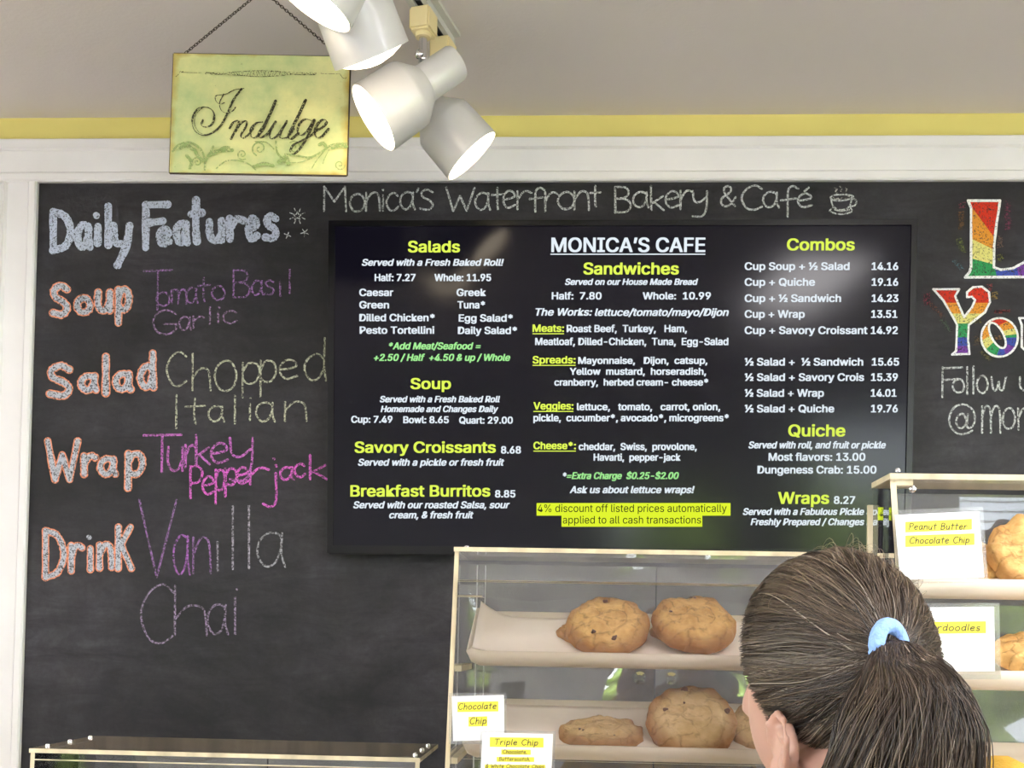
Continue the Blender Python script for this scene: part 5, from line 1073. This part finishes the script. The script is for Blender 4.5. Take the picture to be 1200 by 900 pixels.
# ponytail centre line
Yp = cT.y
pc = [cT - tax * .02, cT + tax * .004, PY(1060, 770, Yp - .028), PY(1070, 804, Yp - .046), PY(1068, 850, Yp - .052), PY(1058, 905, Yp - .048), PY(1050, 965, Yp - .040), PY(1045, 1020, Yp - .03)]
pcs = [np.array(v) for v in pc]; 
def path(cp, t):      # Catmull-Rom over control points (k,n,3)
    k = len(cp) - 1; x = t * k; i = min(int(x), k - 1); u = x - i
    p1, p2 = cp[i], cp[i + 1]; p0 = cp[i - 1] if i > 0 else 2 * p1 - p2; p3 = cp[i + 2] if i + 2 <= k else 2 * p2 - p1
    return .5 * (2 * p1 + (p2 - p0) * u + (2 * p0 - 5 * p1 + 4 * p2 - p3) * u * u + (3 * p1 - p0 - 3 * p2 + p3) * u ** 3)
SPR = [.010, .011, .020, .032, .043, .050, .048, .020]; SPY = [.012, .014, .022, .028, .032, .032, .028, .012]
def pony(n, m, NCL, core=False):
    clc = rng.normal(0, .58, (NCL, 2)); clc /= np.maximum(1, np.linalg.norm(clc, axis=1, keepdims=True)); cl = rng.integers(0, NCL, n)
    o2 = clc[cl] + rng.normal(0, .24, (n, 2)); nn = np.linalg.norm(o2, axis=1, keepdims=True); o2 = np.where(nn > 1, o2 / nn, o2); ph = rng.uniform(0, 6.28, NCL)[cl]; amp = rng.uniform(.002, .009, NCL)[cl] * rng.uniform(.6, 1.4, n)
    ln = rng.uniform(.85, 1.0, n); P_ = np.empty((n, m, 3)); X_ = np.array([1, 0, 0.]); Y_ = np.array([0, 1, 0.]); Z_ = np.array([0, 0, 1.])
    for j in range(m):
        t = j / (m - 1); x = t * (len(SPR) - 1); i = min(int(x), len(SPR) - 2); u = x - i; sx_ = SPR[i] * (1 - u) + SPR[i + 1] * u; sy_ = SPY[i] * (1 - u) + SPY[i + 1] * u
        c = path(pcs, t); P_[:, j] = c[None] + o2[:, :1] * sx_ * X_ + o2[:, 1:] * sy_ * (Y_ * (min(1, t * 2.2)) + Z_ * max(0, 1 - t * 2.6))
        P_[:, j] += (amp * np.sin(ph + t * 6) * min(1, t * 2))[:, None] * X_ + (amp * np.cos(ph * 2 + t * 5) * min(1, t * 2))[:, None] * Y_
    return P_, cl
Pp, cl = pony(8000, 22, 420)
radp = np.full((8000, 22), .00038) * rng.uniform(.6, 1.3, (8000, 1)); radp[:, -1] *= .3
pt = None
bm = bmesh.new(); ts = [i / 24 for i in range(25)]; rings = []
for t in ts:
    x = t * (len(SPR) - 1); i = min(int(x), len(SPR) - 2); u = x - i; sx_ = (SPR[i] * (1 - u) + SPR[i + 1] * u) * .72; sy_ = (SPY[i] * (1 - u) + SPY[i + 1] * u) * .72; c = Vector(path(pcs, t))
    k1, k2 = min(1, t * 2.2), max(0, 1 - t * 2.6)
    rings.append([bm.verts.new(c + Vector((cos(q) * sx_, sin(q) * sy_ * k1, sin(q) * sy_ * k2))) for q in [w * 2 * pi / 18 for w in range(18)]])
for i in range(len(rings) - 1):
    for k in range(18): bm.faces.new((rings[i][k], rings[i][(k + 1) % 18], rings[i + 1][(k + 1) % 18], rings[i + 1][k])).smooth = True
bm.faces.new(rings[0]); bm.faces.new(rings[-1]); bmesh.ops.recalc_face_normals(bm, faces=bm.faces)
pt = link('ponytail', bm2me(bm, smooth=True), M['hairbase'], woman)
strand_mesh(Pp, radp, colours(8000, cl, (.30, .36, .24, .08, .02)), 'ponytail_strands', pt)
# flyaway hairs
nf = 90; el = rng.uniform(20, 85, nf); az = rng.uniform(60, 180, nf) * np.where(rng.random(nf) < .5, 1, -1); D0 = sph(az, el); m = 8; Pf = np.empty((nf, m, 3)); dr = rng.normal(0, 1, (nf, 3)); tgt = TD[None] * .9 + dr * .12
for j in range(m):
    t = j / (m - 1); D = D0 + tgt * t * .55; D /= np.linalg.norm(D, axis=1, keepdims=True); Pf[:, j] = srf(D, (.011 + .012 * sin(pi * t) * (.3 + np.abs(dr[:, 0]) * .4)))
strand_mesh(Pf, np.full((nf, m), .00018), np.tile(np.array([[.25, .18, .12]]), (nf, 1)), 'flyaway_hairs', hair)
print('SCENE DONE', len(bpy.data.objects))
